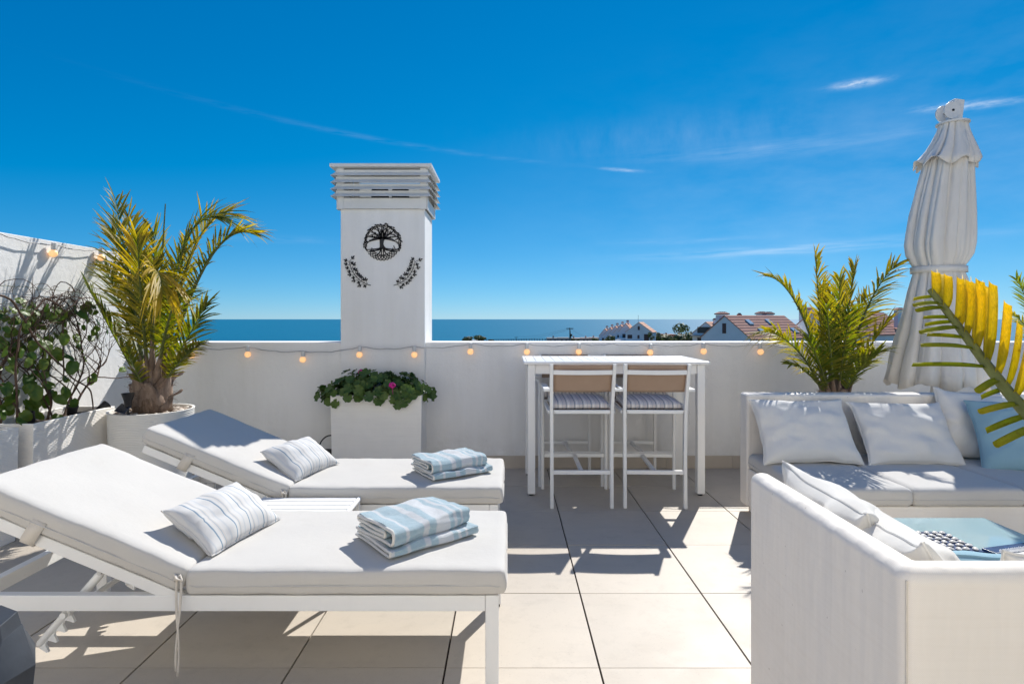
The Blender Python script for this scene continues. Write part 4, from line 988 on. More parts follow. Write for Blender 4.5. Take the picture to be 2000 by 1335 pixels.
for k, pts_ in enumerate([[(.05, -.30, .0), (.08, -.36, .35), (.06, -.28, .65), (.04, -.10, .85), (.05, .06, .80), (.08, .04, .55), (.1, .02, .3)], [(.10, -.55, .90), (.10, -.35, .80), (.09, -.15, .55), (.10, .05, .35), (.12, .25, .18), (.10, .30, .02)]]):
    q = [Vector(p) for p in pts_]; fine = []
    for i in range(len(q) - 1):
        for e in range(6):
            u = e / 6; a, b_, c, d = q[max(i - 1, 0)], q[i], q[i + 1], q[min(i + 2, len(q) - 1)]
            fine.append(.5 * ((2 * b_) + (c - a) * u + (2 * a - 5 * b_ + 4 * c - d) * u * u + (3 * b_ - a - 3 * c + d) * u ** 3))
    fine = [p + Vector((noise.noise(p * 6) * .02, noise.noise(p * 7 + Vector((3, 1, 2))) * .03, noise.noise(p * 7 + Vector((8, 1, 5))) * .03)) for p in fine]
    mb = MB(); mb.tube(fine, [.0075 - .003 * i / len(fine) for i in range(len(fine))], 8); mb.build('stem', 'twig', vine, smooth=60)
rs.shuffle(leaf_spots)
cnt = 0
for (p, d) in leaf_spots:
    wy = .9 if p.y < -.02 else .35
    if rs.random() > wy or p.z > .86 or cnt >= 190: continue
    cnt += 1; s = rs.uniform(.55, 1.25); n_ = Vector((.8, rs.uniform(-.7, .5), rs.uniform(-.3, .8))).normalized(); x_ = (Vector((0, rs.uniform(-1, 1), -rs.random()))).normalized(); x_ = (x_ - n_ * x_.dot(n_)).normalized(); y_ = n_.cross(x_)
    inst('leaf', rs.choice(lm), vine, M=frame(p + n_ * .012, x_ * s, y_ * s, n_ * s))
for k in range(46):                                              # a bushier skirt of leaves near the soil at the left
    p = Vector((rs.uniform(-.05, .16), -.36 + .42 * rs.random() ** 1.4, rs.uniform(.03, .60))); n_ = Vector((.8, rs.uniform(-.8, .3), rs.uniform(-.2, .8))).normalized(); x_ = Vector((0, rs.uniform(-1, 1), -1)); x_ = (x_ - n_ * x_.dot(n_)).normalized(); s = rs.uniform(.8, 1.6)
    inst('leaf', rs.choice(lm), vine, M=frame(p, x_ * s, n_.cross(x_) * s, n_ * s))

ger = thing('geranium', 'dark green geraniums with two pink blooms spilling over the tall planter', 'geranium', (-1.185, 5.10, .69)); gm = [disc_leaf('geranium', .1 + .16 * k, 40 + k) for k in range(6)]; rs = random.Random(31)
stems = MB(); count = 0
while count < 290:
    a = rs.uniform(0, 6.283); e = math.acos(rs.uniform(-.25, 1)); q = rs.uniform(.72, 1.0) if count < 230 else rs.uniform(.45, .75)
    d = Vector((math.cos(a) * math.sin(e), math.sin(a) * math.sin(e), math.cos(e))); bump_ = 1 + .36 * noise.noise(Vector((d.x * 4, d.y * 2, d.z * 2 + 5)))
    p = Vector((d.x * .53, d.y * .225, .02 + d.z * .235)) * q * bump_
    if p.y > .17 or (p.z < -.06 and p.y > -.16): continue
    if abs(p.x) < .38 and abs(p.y) < .15 and p.z < .0: continue
    n_ = (Vector((d.x * .6, d.y * 1.2 - .25, d.z + .35)) + Vector((rs.uniform(-.4, .4), rs.uniform(-.4, .4), rs.uniform(-.3, .3)))).normalized(); x_ = Vector((rs.uniform(-1, 1), rs.uniform(-1, 1), -.4)); x_ = (x_ - n_ * x_.dot(n_)).normalized(); s = rs.uniform(.72, 1.22)
    inst('leaf', rs.choice(gm), ger, M=frame(p, x_ * s, n_.cross(x_) * s, n_ * s)); count += 1
    if count % 3 == 0: stems.tube([p, p * .55 + Vector((0, 0, -.01)), Vector((p.x * .5, p.y * .3, 0))], .003, 4)
stems.build('stems', 'stem_green', ger, smooth=60)
for (px, py, Y) in ((706, 726, 5.12), (766, 752, 4.90)):
    c = P(px, py, Y) - Vector((-1.185, 5.10, .69)); fl_ = MB()
    for k in range(46):
        d = Vector((rs.gauss(0, 1), rs.gauss(0, 1), rs.gauss(0, 1) + .4)).normalized(); p = c + Vector((d.x * .026, d.y * .020, d.z * .022)); x_ = d.orthogonal().normalized(); y_ = d.cross(x_); s = rs.uniform(.008, .013); a = rs.uniform(0, 6)
        fl_.add([p + d * .003 * (1 if j % 2 else -1) + x_ * (math.cos(a + j * 1.0472) * s * (1 if j % 2 else .72)) + y_ * (math.sin(a + j * 1.0472) * s) for j in range(6)], [(0, 1, 2, 3, 4, 5)])
    fl_.tube([c - Vector((0, 0, .01)), c - Vector((0, 0, .08)) * (1) + Vector((0, .03, 0))], .002, 4); fl_.build('bloom', 'petal', ger)

# ------------------------------------------------------------------ garden spot lights, lantern, dark pot
sl_ = thing('solar_spotlight', 'black solar spotlight staked in the round palm pot', 'spotlight', P(247, 806, 4.16).xy.to_3d() + Vector((0, 0, PH - .04)))
b = MB(); b.tube([(.018, 0, 0), (.012, 0, .06), (.012, 0, .10)], .009, 10); b.build('stake', 'black_plastic', sl_, smooth=50)
M = Matrix.Translation((-.02, -.01, .085)) @ Euler((.75, .15, -.35)).to_matrix().to_4x4(); b = MB(); b.box(-.05, .05, -.036, .036, -.006, .006); b.v = [tuple(M @ Vector(v)) for v in b.v]; b.build('solar_panel', 'solar_panel', sl_, bevel=.004)
b = MB(); b.lathe([(.021, .100), (.027, .14), (.044, .195), (.046, .197), (.040, .196), (.024, .15)], 20, (.012, 0, 0)); b.build('lamp_head', 'black_plastic', sl_, smooth=40)
for k, (px, py, Y, sc_, rz, lab) in enumerate([(162, 815, 3.85, 1.0, 0, 'small black garden spotlight in the vine planter, nearest its left end'), (139, 804, 4.08, .95, .5, 'small black garden spotlight in the middle of the vine planter'), (184, 795, 4.30, .9, 1.4, 'small black garden spotlight tilted sideways at the far end of the vine planter')]):
    px = (60, 139, 189)[k]; py = (822, 806, 796)[k]; Y = (3.80, 4.10, 4.33)[k]
    p = P(px, py, Y); p.x = max(min(p.x, -3.12), -3.42); p.z = .690
    o = thing('garden_spotlight', lab, 'spotlight', p, rz, 'small black spotlights in the vine planter')
    b = MB(); b.tube([(0, 0, -.03), (0, 0, .02)], .006, 8); b.build('stake', 'black_plastic', o, smooth=50)
    b = MB(); b.lathe([(.020, 0), (.030, .012), (.033, .06), (.036, .066), (.036, .078), (.031, .078), (.029, .065)], 18, (0, 0, .012)); h_ = b.build('lamp_head', 'black_plastic', o, smooth=40); h_.rotation_euler = (.25, (0, .15, .95)[k], 0)
    b = MB(); b.tube([(.02, .02, .01), (.06, .05, -.005), (.05, .11, .0), (-.02, .16, -.005)], .0035, 6); b.build('cable', 'black_plastic', o, smooth=60)
lan = thing('lantern', 'black wire lantern on the floor behind the tall geranium planter', 'lantern', (-1.60, 5.13, 0))
b = MB(); b.tube([(math.sin(a) * .115, 0, .20 + math.cos(a) * .15) for a in [-2.2 + 4.4 * k / 24 for k in range(25)]], .006, 8); b.build('hoop', 'black_metal', lan, smooth=60)
b = MB(); b.box(-.09, .09, -.05, .05, .205, .217); b.build('shelf', 'black_metal', lan)
b = MB(); b.box(-.105, .105, -.06, .06, .095, .105); b.build('shelf', 'black_metal', lan)
b = MB(); b.box(-.010, .010, -.010, .010, .105, .205); b.build('post', 'black_metal', lan)
b = MB(); b.lathe([(.06, 0), (.07, .008), (.05, .05), (.04, .095)], 16); b.build('base', 'black_metal', lan, smooth=40)
# faceted dark pot cut by the lower left corner
FP = P(-58, 1310, 1.42); fp = thing('faceted_pot', 'dark anthracite faceted pot cut by the lower left corner of the photo', 'pot', (FP.x, FP.y, 0))
b = MB(); lv = [(.075, 0, 0), (.105, .25, .45), (.140, .515, .0), (.098, .605, .45), (.090, .640, .45)]; vs_ = []
for (r_, z, tw) in lv: vs_ += [(math.cos(2 * math.pi * k / 7 + tw + .25) * r_, math.sin(2 * math.pi * k / 7 + tw + .25) * r_, z) for k in range(7)]
fs = [tuple(range(6, -1, -1))]
fs.append(tuple(range(28, 35)))
for l in range(4):
    for k in range(7): fs += [(l * 7 + k, l * 7 + (k + 1) % 7, l * 7 + 7 + k), (l * 7 + (k + 1) % 7, l * 7 + 7 + (k + 1) % 7, l * 7 + 7 + k)]
b.add(vs_, fs); b.build('shell', 'anthracite', fp, bevel=.003)

# ------------------------------------------------------------------ sofas, pillows, glass table
def lpoly(mb, poly, z0, z1): return mb.prism(poly, z0, z1)
XS, YN, YF = .852, 1.215, 2.012
s1 = thing('corner_sofa', 'off-white textile corner sofa seen from behind at the lower right', 'sofa', (XS, YN, 0), group='off-white textile sofas'); TH_ = .075; RX = 1.30
b = MB(); b.prism([(0, 0), (RX, 0), (RX, TH_), (TH_, TH_), (TH_, YF - YN), (0, YF - YN)], .05, .862); b.build('back', 'sofa_textile', s1, bevel=.032, seg=5)
b = MB(); b.box(TH_ + .002, RX, TH_ + .002, YF - YN - .004, .06, .315); b.build('seat_base', 'sofa_textile', s1, bevel=.012)
b = MB(); b.box(.05, RX - .05, .05, YF - YN - .05, 0, .049); b.build('plinth', 'black_plastic', s1)
for k, (x0, x1) in enumerate(((TH_ + .004, .70), (.708, RX))):
    c = cushion('seat_cushion', x1 - x0, YF - YN - TH_ - .006, .10, .022, .008, 'sofa_textile', s1, 40 + k, .003); c.location = ((x0 + x1) / 2, (YF - YN + TH_) / 2, .366)
b = MB(); b.tube([(-.0005, -.0005, .08), (-.0005, -.0005, .835)], .0022, 5); b = MB(); b.tube([(.0088, .0088, .09), (.0088, .0088, .836)], .0022, 6); b.build('seam', 'strap', s1, smooth=60)
s2 = thing('long_sofa', 'long off-white textile sofa in front of the parapet wall at the right', 'sofa', (1.715, 3.235, 0), group='off-white textile sofas'); LL = 2.75
b = MB(); b.prism([(0, .83), (LL, .83), (LL, .965), (0, .965)], .05, .862); b.build('back', 'sofa_textile', s2, bevel=.022, seg=4)
b = MB(); b.prism([(.004, 0), (LL, 0), (LL, .829), (.004, .829)], .06, .332); b.build('seat_base', 'sofa_textile', s2, bevel=.014)
b = MB(); b.box(.05, LL - .05, .05, .92, 0, .049); b.build('plinth', 'sofa_textile', s2)
for k, (x0, x1) in enumerate(((.012, .585), (.595, 1.225), (1.235, 1.86), (1.87, 2.74))):
    c = cushion('seat_cushion', x1 - x0, .845, .105, .022, .008, 'mattress', s2, 50 + k, .003); c.location = ((x0 + x1) / 2, .408, .385)
G2 = 'white and blue pillows on the long sofa'; G1 = 'white and blue pillows on the corner sofa'
def Q(p, n_, roll, w, h, t_, mat, lab, grp, seed, sag=0, wr=1.0): pillow('scatter_pillow', w, h, t_, mat, lean(p, n_, (0, 0, 1), roll), lab, 'pillow', grp, seed, wr * 1.5, 44, sag)
Q((2.020, 3.865, .640), (0, -.83, .56), 0, .66, .47, .17, 'pillow_grey', 'pale grey pillow at the left end of the long sofa', G2, 61)
Q((2.705, 3.860, .625), (.02, -.83, .56), -.02, .66, .46, .17, 'pillow_grey', 'pale grey pillow in the middle of the long sofa', G2, 62)
Q((3.27, 3.925, .660), (-.12, -.90, .34), -.10, .56, .48, .15, 'pillow_grey', 'pale grey pillow half hidden behind the blue pillow of the long sofa', G2, 63)
Q((3.37, 3.66, .640), (-.35, -.80, .50), .05, .60, .50, .17, 'pillow_blue', 'light blue pillow at the right of the long sofa', G2, 64)
Q((1.065, 1.78, .650), (.93, .0, .36), 0.05, .47, .50, .25, 'pillow_white', 'white pillow at the far end of the corner sofa, leaning on its left back', G1, 65)
Q((1.075, 1.505, .635), (.93, -.08, .36), -.05, .45, .49, .27, 'pillow_white', 'white pillow nearest the corner of the corner sofa', G1, 66)
Q((1.235, 1.555, .590), (.25, .90, .30), .0, .40, .42, .18, 'pillow_blue', 'light blue pillow in the corner of the corner sofa', G1, 67)
Q((1.455, 1.425, .625), (.0, .93, .32), .02, .56, .46, .20, 'pillow_white', 'white pillow leaning on the near back of the corner sofa at the right edge', G1, 68)
gt = thing('coffee_table', 'low coffee table with a pale blue glass top between the sofas', 'coffee table', (2.06, 2.52, 0))
b = MB(); b.box(-.335, .335, -.335, .335, .03, .385); b.build('base', 'sofa_textile', gt, bevel=.012)
b = MB(); b.box(-.35, .35, -.35, .35, .386, .396); b.build('glass_top', 'glass_top', gt, bevel=.002)
b = MB(); b.box(-.28, .28, -.28, .28, 0, .029); b.build('plinth', 'black_plastic', gt)
tr_ = thing('shell_tray', 'dark blue tray set with white shells on the glass coffee table', 'tray', (1.925, 2.54, .3965))
b = MB(); b.box(-.115, .115, -.115, .115, 0, .010); b.build('tray', 'tray_dark', tr_, bevel=.002)
b = MB(); b.lathe([(.001, .007), (.010, .0055), (.0155, .0), (.010, -.004)], 10); b.v = [(x * 1.05, y * .72, z * .8) for x, y, z in b.v]; shm = b.mesh('shell', 'sea_shell', 60); rs = random.Random(4)
for i in range(6):
    for j in range(6):
        o = inst('shell', shm, tr_, (-.093 + i * .037 + rs.uniform(-.003, .003), -.093 + j * .037 + rs.uniform(-.003, .003), .015)); o.rotation_euler = (0, 0, rs.uniform(0, 3))
bk = MB(); bk.box(-.13, .13, -.09, .09, 0, .014); o = bk.build('booklet', 'tray_dark', None, bevel=.002); o.location = (2.20, 2.40, .3965); o.rotation_euler = (0, 0, .25); tag(o, 'dark blue booklet on the glass coffee table near the right edge', 'book')
fe = thing('feather', 'white feather lying across the booklet on the coffee table', 'feather', (2.20, 2.42, .4115), .25)
b = MB(); b.tube([(-.15, 0, .006), (0, .004, .008), (.15, 0, .006)], .0016, 5); b.build('quill', 'feather', fe, smooth=60)
b = MB()
for k in range(60):
    x = -.13 + .27 * k / 59
    for sd in (-1, 1): b.tube([(x, 0, .007), (x + .012, sd * .012, .011), (x + .024, sd * .024 * rs.uniform(.6, 1), .010)], [.0012, .001, .0004], 3)
v_ = b.build('vane', 'feather', fe); v_['kind'] = 'stuff'

# ------------------------------------------------------------------ closed parasol
UY = 4.62; ub = P(1812, 790, UY); pa = thing('parasol', 'closed cream cantilever parasol tied in the middle, behind the long sofa', 'parasol', (ub.x, UY, 0))
def ux(py):
    ks = ((195, 1858), (245, 1861), (290, 1857), (323, 1847), (400, 1838), (480, 1831), (531, 1833), (750, 1831), (800, 1808))
    for (y0, x0), (y1, x1) in zip(ks, ks[1:]):
        if y0 <= py <= y1: return P(x0 + (x1 - x0) * (py - y0) / (y1 - y0), py, UY).x - ub.x
    return P(1831, py, UY).x - ub.x
def uz(py): return P(0, py, UY).z
def canopy(name, rows, n=160, seed=0, amp=.10, solid=.004):
    b = MB(); vs_, fs = [], []; m = len(rows)
    for i, (py, r, ph) in enumerate(rows):
        for k in range(n):
            t = 2 * math.pi * k / n
            fold = math.cos(8 * t + ph + .9 * math.sin(2 * t + seed)); ss = abs(math.sin(5 * t + ph / 2 + .7 * math.sin(3 * t + seed))); s2 = abs(math.sin(8.5 * t + 1.3 * math.sin(2 * t + seed) + py * .004))
            sharp = .55 - 1.5 * (1 - ss) ** 2.2 - .55 * (1 - s2) ** 3 + .25 * fold
            nz = noise.noise(Vector((math.cos(t) * 1.6 + seed, math.sin(t) * 1.6, py * .006)))
            pin = 1 - .6 * math.exp(-((py - 527) / 16) ** 2)
            rr = r * .92 * (1 + amp * sharp * pin * (.55 + .9 * abs(noise.noise(Vector((math.cos(t) * 2.3, math.sin(t) * 2.3 + seed * 3, py * .003)))) * 1.6) + .07 * nz + .03 * noise.noise(Vector((math.cos(t) * 6, math.sin(t) * 6 + seed, py * .05))))
            vs_.append((ux(py) + math.cos(t) * rr, math.sin(t) * rr * .88, uz(py) + (.03 * fold + .035 * nz if (i == 0 and name != 'tie') else 0)))
    for i in range(m - 1):
        for k in range(n): fs.append((i * n + k, i * n + (k + 1) % n, (i + 1) * n + (k + 1) % n, (i + 1) * n + k))
    b.add(vs_, fs); return b.build(name, 'canopy', pa, smooth=180, solid=solid)
rows = [(752, .375, .9), (725, .362, .8), (690, .335, .7), (650, .297, .55), (610, .258, .4), (570, .222, .25), (545, .198, .12), (531, .186, .05), (522, .186, 0), (512, .206, -.05), (498, .232, -.1), (478, .243, -.15), (455, .240, -.2), (420, .227, -.2), (385, .210, -.25), (350, .192, -.3), (318, .175, -.3), (290, .145, -.3), (262, .110, -.3)]
canopy('canopy', rows, n=300, seed=2, amp=.15)
canopy('top_vent', [(322, .240, .3), (312, .226, .25), (295, .188, .2), (275, .148, .1), (255, .114, 0), (245, .104, 0), (241, .096, 0), (240, .02, 0)], n=240, seed=7, amp=.13)
b = MB(); vs_ = []
for py, r in ((533, .197), (521, .197)):
    vs_ += [(ux(py) + math.cos(2 * math.pi * k / 64) * r, math.sin(2 * math.pi * k / 64) * r * .88, uz(py)) for k in range(64)]
b.add(vs_, [(k, (k + 1) % 64, 64 + (k + 1) % 64, 64 + k) for k in range(64)]); b.build('tie', 'canopy', pa, solid=.004, smooth=60)
b = MB(); b.tube([(ux(790) - .02, 0, .03), (ux(700), 0, uz(700)), (ux(250), 0, uz(250))], .030, 16); b.build('pole', 'white_metal', pa, smooth=50)
b = MB(); b.lathe([(.115, 0), (.115, .012), (.05, .02)], 24, (ux(241), 0, uz(243))); b.build('top_plate', 'cap_metal', pa, smooth=40)
c = Vector((ux(218), 0, uz(218))); tl = Matrix.Translation(c) @ Matrix.Rotation(.12, 4, 'Y')
b = MB(); b.box(-.012, .068, -.035, .035, -.10, .095); b.v = [tuple(tl @ Vector(v)) for v in b.v]; b.build('hinge_block', 'cap_metal', pa, bevel=.006)
for y0 in (-.052, .038):
    b = MB(); b.tube([tl @ Vector((-.030, y0, -.01)), tl @ Vector((-.030, y0 + .014, -.01))], .070, 28); hd_ = b.build('hinge_disc', 'cap_metal', pa, bevel=.003)
    b = MB(); b.tube([tl @ Vector((-.030, y0 - .004, -.01)), tl @ Vector((-.030, y0 + .018, -.01))], .010, 10); b.build('bolt', 'black_plastic', hd_)
b = MB(); b.tube([tl @ Vector((-.02, 0, -.13)), tl @ Vector((.0, 0, -.06))], .036, 14); b.build('neck', 'cap_metal', pa, smooth=50)
b = MB(); b.lathe([(.30, 0), (.30, .05), (.06, .07), (.05, .30)], 32); b.build('base', 'white_metal', pa, smooth=40)

# ------------------------------------------------------------------ sea, land and the town beyond the wall
SEA_Z = -62.0
b = MB(); b.add([(-250000, 350, SEA_Z), (250000, 350, SEA_Z), (250000, 260000, SEA_Z), (-250000, 260000, SEA_Z)], [(0, 1, 2, 3)])
tag(b.build('sea', 'sea'), 'calm blue sea reaching the horizon', kind='structure')
def ground(x, y):
    k = sm(.02, .30, x / max(y, 1)); return (-7 - .049 * y) * (1 - k) + (-6.5 - .040 * y) * k
b = MB(); NU, NV = 40, 60
b.grid(NU, NV, lambda u, v: ((-1 + 2 * u) * (40 + 1500 * v ** 1.6), 6.5 + 1500 * v ** 1.6, ground((-1 + 2 * u) * (40 + 1500 * v ** 1.6), 6.5 + 1500 * v ** 1.6) + .5 * noise.noise(Vector((u * 20, v * 20, 0)))))
tag(b.build('hillside', 'land', smooth=180), 'dry hillside falling from the terrace to the sea', kind='structure')

def gable(o, A, g, r, W, L, ze, zr, zb, wall='house_white', roof='roof', over=.35, chim=()):
    """A: left eave corner in plan, g: along the gable, r: along the ridge; built in the coordinates of o"""
    A, g, r = Vector((A[0], A[1], 0)), Vector((g[0], g[1], 0)).normalized(), Vector((r[0], r[1], 0)).normalized(); Zv = Vector((0, 0, 1))
    A = A - Vector((o.location.x, o.location.y, 0)); z0 = o.location.z; q = []
    for e in (0, L):
        p = A + r * e; q += [p + Zv * (zb - z0), p + g * W + Zv * (zb - z0), p + g * W + Zv * (ze - z0), p + g * (W / 2) + Zv * (zr - z0), p + Zv * (ze - z0)]
    b = MB(); b.add(q, [(0, 1, 2, 3, 4), (9, 8, 7, 6, 5), (0, 5, 6, 1), (1, 6, 7, 2), (4, 9, 5, 0)]); b.build('wall', wall, o)
    for s_ in (0, 1):
        e0 = A + g * (W * s_) + Zv * (ze - z0); rp = A + g * (W / 2) + Zv * (zr - z0 + .06); d = (e0 - rp); e0 = rp + d * (1 + over / d.length) + Zv * .06
        nn = Vector((0, 0, .16)); q = [rp - r * over * .4, e0 - r * over * .4, e0 + r * (L + over * .4), rp + r * (L + over * .4)]
        b = MB(); b.add(q + [p - nn for p in q], [(0, 1, 2, 3), (7, 6, 5, 4), (0, 4, 5, 1), (1, 5, 6, 2), (2, 6, 7, 3), (3, 7, 4, 0)]); ro = b.build('roof', roof, o)
    return A, g, r, z0
def wall_window(o, A, g, r, z0, u, z, w, h, mat='house_window', out=.05):
    c = A + g * u - r * out; b = MB(); q = [c - g * (w / 2), c + g * (w / 2)]
    v8 = [p + Vector((0, 0, zz - z0)) + r * dd for dd in (0, .12) for zz in (z, z + h) for p in q]
    b.add(v8, [(0, 1, 3, 2), (4, 6, 7, 5), (0, 4, 5, 1), (2, 3, 7, 6), (0, 2, 6, 4), (1, 5, 7, 3)]); return b.build('window', mat, o)
def chimney(o, p, w, d, z0, z1, cap=True, wall='house_white', hip=False):
    b = MB(); b.box(p[0] - w / 2, p[0] + w / 2, p[1] - d / 2, p[1] + d / 2, z0, z1); c = b.build('chimney', wall, o)
    b = MB(); w2, d2 = w * .62, d * .62; b.add([(p[0] + sx * w2, p[1] + sy * d2, z1 + .05) for sx, sy in ((-1, -1), (1, -1), (1, 1), (-1, 1))] + [(p[0] + sx * w2, p[1] + sy * d2, z1 + .25) for sx, sy in ((-1, -1), (1, -1), (1, 1), (-1, 1))] + [(p[0] + sx * w2 * .4, p[1] + sy * d2 * .4, z1 + .55) for sx, sy in ((-1, -1), (1, -1), (1, 1), (-1, 1))],
        [(3, 2, 1, 0), (8, 9, 10, 11)] + [(l * 4 + k, l * 4 + (k + 1) % 4, l * 4 + 4 + (k + 1) % 4, l * 4 + 4 + k) for l in range(2) for k in range(4)]); b.build('cap', 'roof', c)

h1 = thing('gable_house', 'large white gabled house with a red tiled roof and skylights', 'house', (36.6, 95.7, -11))
A_, g_, r_, z_ = gable(h1, (34.1, 100), (.5, -.866), (.866, .5), 10, 16, -1.66, 2.0, -11)
wall_window(h1, A_, g_, r_, z_, 4.9, -1.0, .75, 1.7, 'shutter')
sl_n = Vector((g_.x * 3.66, g_.y * 3.66, 5)).normalized()
for (u, v) in ((3.6, .22), (9.0, .20), (4.2, .62), (13.0, .62)):
    rp = A_ + g_ * 5 + Vector((0, 0, 2.0 + 11)); e0 = A_ + g_ * 10 + Vector((0, 0, -1.66 + 11)); p = rp + (e0 - rp) * v + r_ * u; dn = (e0 - rp).normalized()
    q = [p, p + r_ * 1.0, p + r_ * 1.0 + dn * 1.3, p + dn * 1.3]; up = sl_n * .22; b = MB(); b.add([x + sl_n * .05 for x in q] + [x + up for x in q], [(4, 5, 6, 7), (0, 1, 5, 4), (1, 2, 6, 5), (2, 3, 7, 6), (3, 0, 4, 7)]); so = b.build('skylight', 'skylight', h1)
for (px, w, top) in ((1410, 1.6, 609), (1444, .55, 611.5), (1487, 1.4, 608.5), (1501, 1.3, 609)):
    Yc = 99 + (px - 1410) * .05; p = P(px, top, Yc) - Vector(h1.location); chimney(h1, (p.x, p.y), w, w, 10.6, p.z - .5)
h2 = thing('long_house', 'long red-roofed white house behind the middle palm', 'house', (62, 104, -11))
A_, g_, r_, z_ = gable(h2, (52.0, 106), (.5, -.866), (.866, .5), 10, 24, -1.3, 2.7, -11)
wall_window(h2, A_, g_, r_, z_, 4.9, -1.0, .8, 1.7, 'shutter')
for (px, w, top) in ((1575, 1.9, 600), (1682, 1.2, 602), (1756, 1.2, 601)):
    p = P(px, top, 108) - Vector(h2.location); chimney(h2, (p.x, p.y), w, w, 10.8, p.z - .5)
h3 = thing('balcony_house', 'small white house with dark balconies left of the large gabled house', 'house', (48, 138, -14))
A_, g_, r_, z_ = gable(h3, (45.6, 140), (.8, -.6), (.6, .8), 6.5, 8, -1.9, .72, -14, roof='roof_orange')
for zz in (-2.0, -4.6): wall_window(h3, A_, g_, r_, z_, 3.0, zz, 3.6, 1.5)
for zz in (-2.6, -5.2):
    b = MB(); c = A_ + g_ * 3 - r_ * .9; b.bar(c - g_ * 3 + Vector((0, 0, zz + 14)), c + g_ * 3 + Vector((0, 0, zz + 14)), 1.7, .25); b.build('balcony', 'stone_grey', h3)
chimney(h3, (A_.x + g_.x * 4.2 + r_.x * 4, A_.y + g_.y * 4.2 + r_.y * 4), .7, .7, 14, 15.1)
# stepped terrace of row houses farther off
rw = thing('row_house', 'gabled white end house of the distant stepped row', 'house', (52, 222, -24), group='stepped row of distant white houses')
A_, g_, r_, z_ = gable(rw, (46.9, 226), (.93, -.37), (.37, .93), 10.4, 12, -3.6, .2, -24, roof='roof_orange')
for (u, zz, w, h, m_) in ((5.2, -2.9, .8, 1.5, 'shutter'), (1.7, -6.3, 1.8, 1.5, 'shutter'), (5.1, -6.3, .8, 1.4, 'shutter'), (8.2, -7.0, 1.9, 2.5, 'shutter'), (8.2, -10.6, 1.9, 2.5, 'shutter'), (2.4, -10.6, 2.0, 2.3, 'shutter'), (5.3, -10.0, .8, 1.4, 'shutter')): wall_window(rw, A_, g_, r_, z_, u, zz, w, h, m_)
b = MB(); b.bar(A_ + g_ * -.5 - r_ * .8 + Vector((0, 0, 15.6)), A_ + g_ * 8 - r_ * .8 + Vector((0, 0, 15.6)), 1.6, 1.0); b.build('balcony', 'house_white', rw)
b = MB(); b.tube([(A_.x + g_.x * 5, A_.y + g_.y * 5, 24), (A_.x + g_.x * 5, A_.y + g_.y * 5, 27)], .06, 5); b.build('aerial', 'black_metal', rw)
ordn = ('first', 'second', 'third', 'fourth', 'fifth')
for k in range(5):
    px0 = 1231 - k * 10; Yk = 232 + k * 8; top = 631 + k * 2.6; p = P(px0 - 14, top, Yk)
    o = thing('row_house', ordn[k] + ' house down the distant stepped row, counted from its gabled end', 'house', (p.x, Yk, -26), group='stepped row of distant white houses')
    A2 = (p.x - 1.4, Yk + 1.5); Aa, gg, rr_, zz0 = gable(o, A2, (.93, -.37), (.37, .93), 5.4, 9, p.z - 3.2, p.z, -26, roof='roof_orange')
    wall_window(o, Aa, gg, rr_, zz0, 2.7, p.z - 6.2, 2.6, 1.8, 'shutter'); b = MB(); b.bar(Aa - rr_ * 2 + Vector((0, 0, p.z + 26 - 6.4)), Aa + gg * 5.2 - rr_ * 2 + Vector((0, 0, p.z + 26 - 6.4)), 3.6, .9); b.build('balcony', 'house_white', o)
    b = MB(); b.box(Aa.x - 1.6, Aa.x + 3.4, Aa.y - 6, Aa.y - 3, 2, p.z + 26 - 8.0 - k * .3); b.build('terrace', 'house_white', o)
    for q_ in range(2):
        b = MB(); b.box(Aa.x - 3.4 + q_ * 2.6, Aa.x - .9 + q_ * 2.6, Aa.y - 9 - q_, Aa.y - 6.1 - q_, 2, p.z + 26 - 6.6 - q_ * 1.2 - k * .2); b.build('terrace', 'house_white', o)
    chimney(o, (Aa.x + gg.x * 2.7 + rr_.x * 5, Aa.y + gg.y * 2.7 + rr_.y * 5), .9, .9, p.z + 24, p.z + 26 + .7)
def block(label, px0, px1, top, Y, mat, n=0, seed=0, cat='building', roofs=None):
    a, c = P(px0, top, Y), P(px1, top, Y); zb = ground(a.x, Y) - 3; o = thing('apartment_block', label, cat, ((a.x + c.x) / 2, Y, zb)); rs = random.Random(seed); h = a.z - zb; w = (c.x - a.x); nb = max(2, int(w / 5))
    for k in range(nb):
        x0 = -w / 2 + w * k / nb; x1 = -w / 2 + w * (k + 1) / nb; hh = h * (1 - rs.uniform(0, .06)); yo = rs.uniform(-1, 1)
        b = MB(); b.box(x0 + .02, x1 - .02, yo, yo + 10, 0, hh); b.build('wing', mat, o)
        if rs.random() < .8: b = MB(); xc = rs.uniform(x0 + 1, x1 - 1); b.box(xc - .5, xc + .5, yo + 3, yo + 4, hh, hh + rs.uniform(.8, 1.8)); b.build('chimney', mat, o)
        for f_ in range(2):
            for xx in ((x0 * .7 + x1 * .3), (x0 * .3 + x1 * .7)):
                b = MB(); zz = hh - 2.0 - f_ * 3; b.box(xx - .6, xx + .6, yo - .08, yo + .1, zz - .7, zz + .7); b.build('window', 'house_window', o)
    return o
block('distant terracotta red apartment block right of the stepped row', 1277, 1322, 651.5, 330, 'house_red', seed=1)
block('distant pink apartment block left of the stepped row', 1118, 1170, 657.5, 420, 'house_pink', seed=2)
block('low grey distant building left of the utility pole', 1069, 1112, 659, 380, 'stone_grey', seed=3)
block('tiny white villa on the distant point at the left', 913, 935, 663, 700, 'house_white', seed=4)
block('red roofed low houses beside the small balcony house', 1350, 1363, 652, 300, 'house_red', seed=6)

